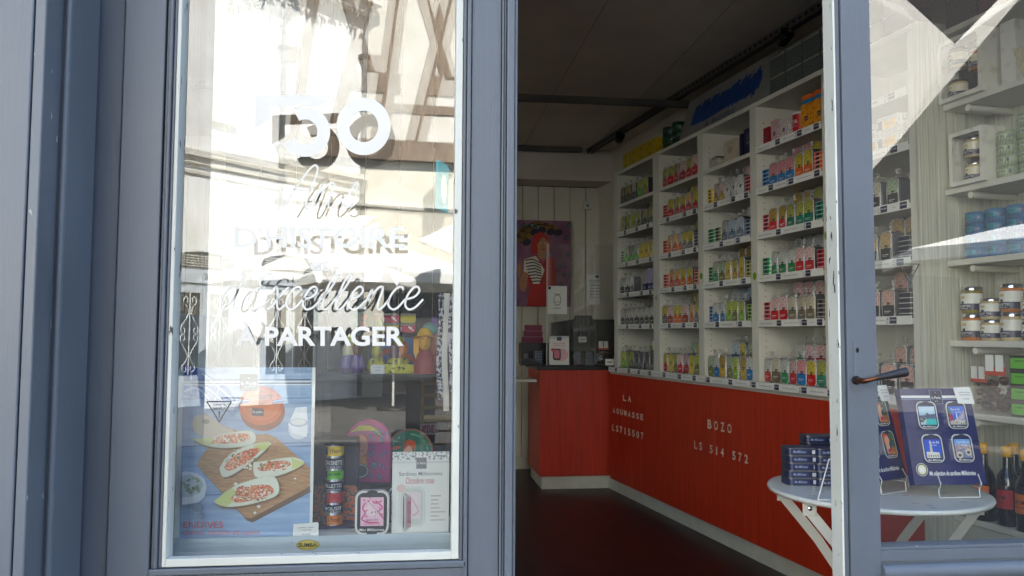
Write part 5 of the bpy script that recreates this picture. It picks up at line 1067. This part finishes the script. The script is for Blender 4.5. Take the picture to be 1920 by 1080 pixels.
def alu(cv, kind, x0, z0, w_, h):
    X = lambda a: x0+a*w_; Z = lambda b_: z0+b_*h
    def pl(q, m_): cv.poly([(X(a), Z(c)) for a, c in q], m_)
    if kind == 'harbour':
        cv.rect(X(0), Z(0), X(1), Z(1), col(188, 214, 228)); pl([(0, .5), (1, .56), (1, .3), (0, .3)], col(110, 118, 140)); pl([(.4, .62), (.48, .62), (.5, .7), (.62, .56), (1, .6), (1, .4), (.4, .4)], col(96, 102, 124)); pl([(0, .4), (.35, .36), (.4, .3), (0, .1)], col(150, 146, 140)); pl([(.3, 0), (1, 0), (1, .3), (.42, .32)], col(64, 190, 180))
        for i in range(10): cv.stroke([(X(.05+.05*i), Z(.3)), (X(.05+.05*i), Z(.5+.12*rs.random()))], .0005, col(80, 80, 90), False)
        for i in range(8): cv.ell(X(rs.uniform(0, .38)), Z(rs.uniform(.05, .35)), .004, .0018, rs.choice((col(214, 210, 200), col(90, 90, 96), col(176, 160, 130))), n=8)
    elif kind == 'street':
        cv.rect(X(0), Z(0), X(1), Z(1), col(56, 112, 206)); pl([(.45, .35), (1, .85), (1, .1), (.45, .2)], col(150, 144, 176)); pl([(.6, .4), (.9, .62), (.9, .3), (.6, .28)], col(186, 176, 190)); pl([(0, 0), (1, 0), (1, .22), (.5, .3), (0, .2)], col(196, 186, 170)); pl([(.44, .3), (.5, .3), (.5, .58), (.47, .66), (.44, .58)], col(232, 232, 230)); pl([(0, .95), (.1, .8), (.2, .4), (.1, .2), (0, .2)], col(70, 120, 70))
        for i in range(26): cv.ell(X(rs.uniform(0, .26)), Z(rs.uniform(.2, .62)), .0022, .002, rs.choice((col(214, 40, 84), col(226, 80, 120), col(170, 20, 60), col(60, 110, 60))), n=7)
        for i in range(9): cv.ell(X(rs.uniform(.3, .95)), Z(rs.uniform(.05, .3)), .0014, .003, rs.choice((col(60, 50, 60), col(120, 80, 70), col(220, 220, 210))), n=7)
    elif kind == 'lighthouse':
        cv.rect(X(0), Z(0), X(1), Z(1), col(50, 84, 196)); pl([(.28, .3), (.46, .3), (.42, .9), (.38, .97), (.34, .9)], col(206, 200, 176)); pl([(.05, 0), (.85, 0), (.85, .3), (.05, .34)], col(222, 218, 200)); pl([(.86, 0), (1, 0), (1, .22), (.9, .2)], col(60, 96, 60))
        for i in range(5): cv.rect(X(.14+.14*i), Z(.06), X(.2+.14*i), Z(.17), col(90, 90, 96))
        for i in range(6): cv.stroke([(X(.3), Z(.36+.09*i)), (X(.45), Z(.36+.09*i))], .0005, col(150, 144, 120), False)
    elif kind == 'town':
        cv.rect(X(0), Z(0), X(1), Z(1), col(112, 164, 220)); pl([(0, 0), (1, 0), (1, .72), (.6, .7), (0, .74)], col(172, 150, 160)); pl([(.1, .4), (.5, .5), (.8, .3), (.9, 0), (.3, 0)], col(110, 130, 156))
        for i in range(40): cv.rect(X(q0 := rs.uniform(0, .95)), Z(r0 := rs.uniform(.25, .68)), X(min(1, q0+.06)), Z(r0+.03), rs.choice((col(214, 196, 186), col(150, 116, 110), col(196, 190, 196), col(110, 96, 104))))
        for q in ((.2, .15), (.76, .3)): cv.ell(X(q[0]), Z(q[1]), .009, .010, col(206, 196, 180), n=12); cv.ell(X(q[0]), Z(q[1]-.02), .005, .004, col(90, 70, 60), n=10)
    elif kind == 'girl':
        cv.rect(X(0), Z(0), X(1), Z(1), col(44, 74, 84))
        for i in range(16): cv.ell(X(rs.uniform(.5, .98)), Z(rs.uniform(.2, 1)), .0035, .0015, rs.choice((col(150, 170, 70), col(110, 140, 60))), rs.uniform(0, 180), 8)
        pl([(0, .98), (.25, 1), (.5, .9), (.55, .7), (.4, .76), (.35, .55), (0, .5)], col(220, 88, 30)); cv.ell(X(.3), Z(.66), .010, .013, col(230, 176, 140)); pl([(.1, .5), (.42, .52), (.5, .1), (.3, 0), (.1, .1)], col(230, 176, 140)); pl([(.2, .25), (.5, .3), (.55, 0), (.25, 0)], col(206, 40, 90)); pl([(.55, .0), (1, 0), (1, .36), (.6, .3)], col(206, 120, 60))
        for i in range(3): cv.stroke([(X(.6), Z(.07+.1*i)), (X(.98), Z(.1+.1*i))], .002, col(150, 60, 40), False)
def sardine_set(p, rz, label, kinds, tags):
    t = thing('sardine_set', label, 'gift box', p, rz); M_ = WM[t.name]; TI = Matrix.Rotation(R_(-14), 4, 'X'); w_, h, d = .205, .262, .026
    b = MB(); b.T = M_ @ Matrix.Translation((0, .0, .034)) @ TI; b.box(-w_/2, w_/2, 0, d, 0, h, col(34, 38, 92, .25)); cv = Canvas(b, lambda a, z_, hh: (a, -.0005-hh, z_), .00006)
    cv.rect(-w_/2, h-.027, w_/2, h-.020, 'paper'); cv.rect(-w_/2, h-.031, w_/2, h-.029, col(160, 164, 196)); cv.rect(-.018, h-.044, .018, h-.004, col(160, 164, 196)); cv.rect(-.017, h-.043, .017, h-.005, 'navy'); cv.text('la Perle', -.013, h-.022, .013, h-.03, 'paper', .01); cv.text('des dieux', -.006, h-.034, .006, h-.037, 'paper'); cv.ell(0, h-.012, .001, .001, 'paper')
    cv.text('Ma sélection de sardines Millésimées', -.056, .036, .076, .024, 'paper', .016, False, .1)
    cv.ell(-.076, .04, .0165, .0175, col(226, 220, 190)); cv.ring(-.076, .04, .015, .016, .0118, .0128, col(70, 66, 60)); cv.rect(-.083, .034, -.07, .046, 'paper')
    b.build('carton', t)
    for (x, z_), k in zip(((-.068, .148), (.018, .148), (-.068, .058), (.018, .058)), kinds):
        b = MB(); b.T = M_ @ Matrix.Translation((0, .0, .034)) @ TI @ Matrix.Translation((x, 0, z_)); ww, hh_ = .058, .076
        b.prism(rrpts(0, 0, ww, hh_, .015, 6), -.008, -.0012, 'chrome'); cv = Canvas(b, lambda a, c_, q: (a, -.0084-q, c_), .00006); cv.rr(0, 0, ww, hh_, .015, 'white_metal', 6); cv.rr(.003, .0015, ww-.003, hh_-.003, .0135, col(30, 34, 74, .3), 6)
        if k == 'girl': alu(cv, k, .006, .01, ww-.012, hh_-.017); cv.text('Le Port', .012, .018, .045, .012, col(230, 200, 60))
        else:
            alu(cv, k, .006, .012, ww-.012, hh_-.026); nm = {'harbour': 'La Rochelle', 'street': 'Rue en Ré', 'lighthouse': 'Ile de Ré', 'town': 'Saint-Martin'}[k]; cv.text(nm, .02 if k == 'lighthouse' else .012, hh_-.019, ww-.01 if k != 'street' else ww-.02, hh_-.025, 'paper', .01); cv.text('en été', .024, hh_-.028, ww-.018, hh_-.0315, 'paper', .01)
        cv.text('Mes Millésimes', .01, .009, ww-.01, .004, 'paper', .006, False, .2); cv.ell(ww*.5, hh_-.004, .011, .0035, col(30, 34, 74), n=14); b.build('sardine_tin', t)
    b = MB(); b.T = M_ @ Matrix.Translation((0, .0, .034)) @ TI; x1, x0 = w_/2+.001, w_/2-.046
    b.add([(x0-.002, -.0115, h-.044), (x1, -.0105, h-.046), (x1-.004, -.0095, h+.002), (x0-.008, -.0095, h+.001)], [(0, 1, 2, 3)], 'paper'); cv = Canvas(b, lambda a, z_, hh: (a, -.0122-hh, z_), .00005); cv.text('COFFRET COLLECTION', x0+.004, h-.012, x1-.008, h-.015, 'black_print', .01); cv.text('4 BOITES 2018 RE', x0+.005, h-.019, x1-.009, h-.022, 'black_print', .01); cv.text('19,80€', x0+.012, h-.029, x1-.014, h-.034, 'grey_print'); b.build('price_card', t)
    s_ = thing('wire_stand', tags, 'display stand', p, rz); b = MB(); b.T = M_; r = .0019
    for x in (-.045, .07): b.tube([(x+.005, -.004, .062), (x+.004, -.018, .04), (x+.002, -.016, .028), (x, .03, .028), (x, .11, .15)], r, 'white_metal', 7); b.tube([(x, .11, .15), (x, .125, .003)], r, 'white_metal', 7); b.tube([(x-.001, -.016, .028), (x-.001, -.018, .006)], r, 'white_metal', 7)
    b.tube([(-.046, -.018, .006), (-.042, -.018, .003), (.066, -.018, .003), (.07, -.018, .006)], r, 'white_metal', 7); b.build('wire', s_); return t
p = atz(1786, 935, TZ); p = Vector((at(1793, 925, .36).x, .38, TZ)); sardine_set(p, R_(-2), 'navy gift box with four sardine tins of harbour, street, lighthouse and town pictures', ['harbour', 'street', 'lighthouse', 'town'], 'white wire stand holding the navy box with four view tins')
p = Vector((at(1668, 925, .43).x, .45, TZ)); sardine_set(p, R_(25), 'navy gift box with painted woman tins, partly hidden by the door stile', ['girl', 'girl', 'girl', 'girl'], 'white wire stand holding the navy box with painted woman tins')
def flat(b, x, y, z, r=0):
    M_ = Matrix.Translation((x, y, z)) @ Matrix.Rotation(r, 4, 'Z'); b.T = M_; o_ = rrpts(-.05, -.037, .05, .037, .016, 5); b.slab(o_, .0015, .0185, col(36, 46, 80, .3)); b.slab([(q*1.015, v*1.015) for q, v in o_], .0186, .0205, 'steel'); b.slab([(q*1.015, v*1.015) for q, v in o_], 0, .0014, 'steel'); b.slab([(q*.93, v*.93) for q, v in o_], .0206, .0212, col(44, 52, 86, .3))
    cv = Canvas(b, lambda a, z_, hh: (a, -.0374-hh, z_), .00005); cv.rect(.012, .003, .021, .017, 'navy'); cv.rect(.022, .005, .034, .015, 'paper'); cv.text('Mes Millésimes', -.032, .0145, .004, .007, col(160, 166, 190), .01, False, .2, 1)
    for i in range(6): cv.rect(.023+.0017*i, .0055, .0237+.0017*i, .0145, 'black_print')
for i, (px, py, n, nm) in enumerate(((1512, 910, 5, 'at the front edge of the round table'), (1545, 898, 6, 'behind the first stack by the door edge'), (1566, 912, 5, 'beside the door edge on the round table'))):
    q = atz(px, py, TZ)
    for k in range(n):
        b = MB(); flat(b, 0, 0, 0); b.T = Matrix.Identity(4); onething(b, 'flat_tin', f'flat navy sardine tin, {ORD[k]} from below {nm}', 'sardine tin', (q.x+rs.uniform(-.002, .002), q.y+.03, TZ+.0003+k*.0216), R_(-8+rs.uniform(-2, 2)), 'navy sardine tins stacked on the round table')
q0, q1 = atz(1533, 939, TZ), atz(1566, 862, TZ+.12)
b = MB(); b.tube([(q0.x, q0.y, TZ+.001), (q0.x+.045, q0.y+.02, TZ+.105)], .0018, 'white_metal', 7); b.tube([(q0.x, q0.y, TZ+.0025), (q0.x+.07, q0.y-.01, TZ+.0025)], .0018, 'white_metal', 7); b.tube([(q0.x+.045, q0.y+.02, TZ+.105), (q0.x+.10, q0.y+.03, TZ+.1)], .0018, 'white_metal', 7); b.tube([(q0.x+.10, q0.y+.03, TZ+.1), (q0.x+.11, q0.y+.0, TZ+.002)], .0018, 'white_metal', 7)
tag(b.build('wire_stand'), 'slanting white wire stand beside the navy tin stacks', 'display stand')

# ------------------------------------------------------------------ till counter at the back
YC = 4.33
t = thing('till_counter', 'red wooden till counter with a black top at the back of the shop', 'counter', (1.2, 4.6, 0))
b = MB(); x = .945
while x < 1.55: b.box(x+.0006, min(x+.1394, 1.56), YC, YC+.02, .1, .892, 'red_stain'); x += .14
b.box(.945, .965, YC+.021, YC+.62, .1, .892, 'red_stain'); b.build('red_panel', t)
b = MB(); b.box(.965, 1.56, YC+.03, YC+.045, 0, .0995, 'plinth_paint'); b.box(.965, .98, YC+.046, YC+.6, 0, .0995, 'plinth_paint'); b.build('plinth', t)
b = MB(); b.box(.925, 1.60, YC-.015, YC+.66, .8925, .922, 'black_plastic'); b.build('top', t, .003)
b = MB(); b.box(.55, .924, YC+.02, YC+.4, .80, .82, WH); b.box(.58, .6, YC+.05, YC+.38, 0, .799, WH); b.build('side_shelf', t, .002)
TZ2 = .9223
b = MB(); b.box(.9, 1.03, -.005, .005, 0, .1, 'navy')
def onc(px, y): return at(px, 640, y).x
# clear screen, screen, flyers, tins
b = MB(); x0, x1 = onc(1026, 4.42), onc(1150, 4.42); b.box(x0, x1, 4.418, 4.423, TZ2, 1.86, 'screen_glass'); tag(b.build('clear_screen'), 'tall clear plastic screen standing on the till counter', 'screen')
b = MB(); b.box(x0-.006, x0-.0005, 4.413, 4.428, TZ2, 1.86, 'white_metal'); o = b.build('edge_trim', bpy.data.objects['clear_screen'])
def leaf(name, label, cat, px0, py0, px1, py1, y, draw, d=.001, parent=None):
    a, c = at(px0, py0, y), at(px1, py1, y); b = MB(); b.box(0, c.x-a.x, 0, d, 0, a.z-c.z, 'paper'); W_, H_ = c.x-a.x, a.z-c.z; cv = Canvas(b, lambda u, v, h: (u*W_, -.0006-h, v*H_), .00006); draw(cv); return onething(b, name, label, cat, (a.x, y, c.z))
leaf('notice', 'white notice with a small phone drawing stuck on the clear screen', 'notice', 1027, 536, 1063, 589, 4.4115, lambda c: (c.rect(.02, .88, .16, .98, 'black_print'), c.ring(.5, .5, .2, .2, .17, .17, 'grey_print'), c.rect(.32, .2, .68, .22, 'grey_print'), c.rect(.32, .42, .68, .44, 'grey_print'), c.rect(.32, .7, .68, .72, 'grey_print')))
leaf('notice', 'pale printed notice fixed to the white back wall', 'notice', 1101, 515, 1139, 571, 5.29, lambda c: (c.rect(.4, .9, .58, .98, 'black_print'), c.text('INFORMATION', .1, .84, .9, .76, 'grey_print'), [c.rect(.15, .66-.1*i, .85, .62-.1*i, col(170, 170, 170)) for i in range(5)]))
b = MB(); b.prism([(0, 0), (.5, 0), (.56, .36), (.34, .36), (.33, .39), (.20, .39), (.19, .36), (.0, .33)], 0, .03, 'black_plastic'); b.box(.05, .45, .0305, .12, 0, .02, 'black_plastic'); b.box(.02, .5, -.012, -.0005, .18, .195, 'dark_steel')
for k in range(7): b.box(.04+.066*k, .1+.066*k, -.008, -.0005, .2, .32, col(44, 42, 44))
onething(b, 'till_screen', 'wide black till screen standing on the counter', 'till', (onc(1033, 4.62), 4.62, TZ2))
leaf('price_card', 'small blank white card in front of the black till screen', 'price card', 1085, 631, 1100, 642, 4.60, lambda c: c.rect(.2, .45, .8, .55, 'grey_print'), .02)
leaf('flyer', 'white and pink flyer with a sardine tin standing on the till counter', 'flyer', 1030, 630, 1067, 684, 4.38, lambda c: (c.rect(0, .9, 1, 1, fl), c.rect(.38, .84, .62, .97, 'navy'), c.text('Sardines', .2, .78, .8, .72, col(206, 120, 130)), c.text('Octobre rose', .2, .7, .8, .64, col(206, 90, 110)), c.ell(.6, .35, .35, .22, col(232, 180, 190)), c.rr(.18, .16, .58, .56, .09, 'black_print'), c.rr(.24, .22, .52, .52, .05, col(214, 120, 140)), c.ell(.18, .52, .1, .06, col(206, 80, 90))), .002)
for px, n, nm in ((1012, 5, 'left of the pink flyer'), (1084, 5, 'right of the pink flyer'), (1106, 5, 'next to the chocolate bag')):
    for k in range(n):
        b = MB(); flat(b, 0, 0, 0, R_(90) if n else 0); b.T = Matrix.Identity(4); onething(b, 'flat_tin', f'flat dark tin on the till counter, {ORD[k]} from below, {nm}', 'sardine tin', (onc(px, 4.44), 4.52 if px < 1020 else 4.5, TZ2+k*.0217), 0, 'dark tins stacked on the till counter')
choc(Vector((onc(1131, 4.44), 4.44, TZ2)), R_(-6), 'clear bag of chocolates with a paper label on the till counter', .17)
leaf('price_card', 'small white price card in front of the chocolates on the counter', 'price card', 1135, 673, 1151, 685, 4.37, lambda c: c.rect(.2, .4, .8, .6, 'grey_print'))
b = MB()
for k in range(3): b.box(-.08+.01*k, .08-.005*k, 0, .09, .048*k, .046+.048*k, col(120, 20, 66))
b.box(-.1, .12, -.02, .12, -.17, -.0005, 'black_plastic'); onething(b, 'printer', 'black till printer carrying three magenta cartons', 'printer', (onc(1000, 4.7), 4.7, TZ2+.1706))
b = MB(); b.box(-.06, .06, 0, .12, 0, .05, 'black_plastic'); b.lathe([(.02, .0505), (.02, .09), (.016, .092)], 'grey_print', 14, -.02, .05); b.tube([(.05, .0, .03), (.07, -.05, .02), (.03, -.07, .004), (-.02, -.06, .004)], .004, 'black_plastic'); onething(b, 'card_reader', 'black card reader with its cable on the end of the till counter', 'card reader', (onc(992, 4.44), 4.42, TZ2))
# painting: a generic woman in a red dress among drops
a, c = at(952, 412, 5.27), at(1070, 575, 5.27); PWd, PHt = c.x-a.x, a.z-c.z
b = MB(); b.box(0, PWd, .0, .03, 0, PHt, col(30, 26, 30)); cv = Canvas(b, lambda u, v, h: (u*PWd, -.0006-h, v*PHt), .00006)
cv.rect(0, 0, 1, 1, mat('canvas_mauve', (150, 104, 128), .7, rgb2=(112, 74, 98), scale=7))
hair = mat('hair_ochre', (150, 112, 48), .7, rgb2=(70, 48, 24), scale=22)
cv.poly([(.1, .8), (.2, .92), (.45, .99), (.7, .96), (.85, .88), (.7, .86), (.45, .84), (.2, .72)], hair)
for q in ((.1, .78, .5, .93), (.2, .86, .72, .95)): cv.stroke([(q[0], q[1]), ((q[0]+q[2])/2, q[3]), (q[2], q[3]-.02)], .012, col(40, 30, 24))
for i in range(34):
    x, z_ = rs.uniform(.03, .97), rs.uniform(.04, .96)
    if .2 < x < .72 and z_ < .86: continue
    an = rs.uniform(-40, 40); cv.ell(x, z_, .036, .026, col(20, 20, 26), an, 10); cv.ell(x, z_, .027, .018, rs.choice((col(60, 110, 116), col(84, 130, 140), col(70, 84, 130))), an, 10)
for x, z_ in ((.42, .86), (.54, .885), (.68, .87), (.8, .86), (.3, .74)): cv.ell(x, z_, .07, .04, col(40, 30, 56), 10, 14)
sk = col(176, 122, 84)
cv.poly([(.36, .62), (.4, .82), (.52, .87), (.64, .8), (.66, .66), (.6, .6)], col(176, 30, 18)); cv.ell(.545, .72, .085, .085, sk, 0, 20); cv.poly([(.42, .84), (.56, .83), (.47, .72), (.43, .58), (.38, .62)], col(186, 34, 20)); cv.poly([(.47, .55), (.6, .55), (.6, .66), (.47, .66)], sk)
cv.poly([(.24, .54), (.46, .58), (.56, .5), (.62, .58), (.74, .56), (.76, .3), (.72, 0), (.3, 0), (.34, .2), (.3, .36)], col(176, 26, 18)); cv.poly([(.26, .54), (.44, .585), (.52, .5), (.58, .42), (.5, .26), (.4, .26), (.34, .36), (.25, .4)], col(220, 214, 200))
for i in range(8): cv.stroke([(.27+.012*i, .53-.035*i), (.4+.01*i, .545-.036*i), (.52+.004*i, .5-.03*i)], .014, col(26, 24, 30), False)
cv.poly([(.25, .4), (.33, .38), (.3, .22), (.26, .16), (.2, .2), (.18, .3)], sk); cv.poly([(.18, .3), (.22, .42), (.2, .5), (.15, .46)], sk)
for x in (.52, .59): cv.ell(x, .735, .018, .011, col(220, 210, 196), n=10); cv.ell(x, .735, .008, .009, col(30, 24, 24), n=8)
cv.stroke([(.53, .665), (.56, .66), (.59, .668)], .012, col(150, 40, 40)); cv.stroke([(.555, .73), (.56, .7), (.545, .695)], .006, col(130, 84, 56))
onething(b, 'painting', 'colourful painting of a redheaded woman in a red dress on the back wall', 'painting', (a.x, 5.262, c.z))
b = MB(); q = at(1101, 386, 5.28); b.box(-.035, .035, 0, .03, -.035, .035, 'white_metal'); b.box(-.012, .012, -.004, 0, -.012, .012, 'grey_print'); b.tube([(0, .02, .0355), (0, .02, .13)], .008, 'white_metal'); onething(b, 'junction_box', 'small white electric junction box high on the back wall', 'junction box', (q.x, 5.262, q.z), 0, None, .003)
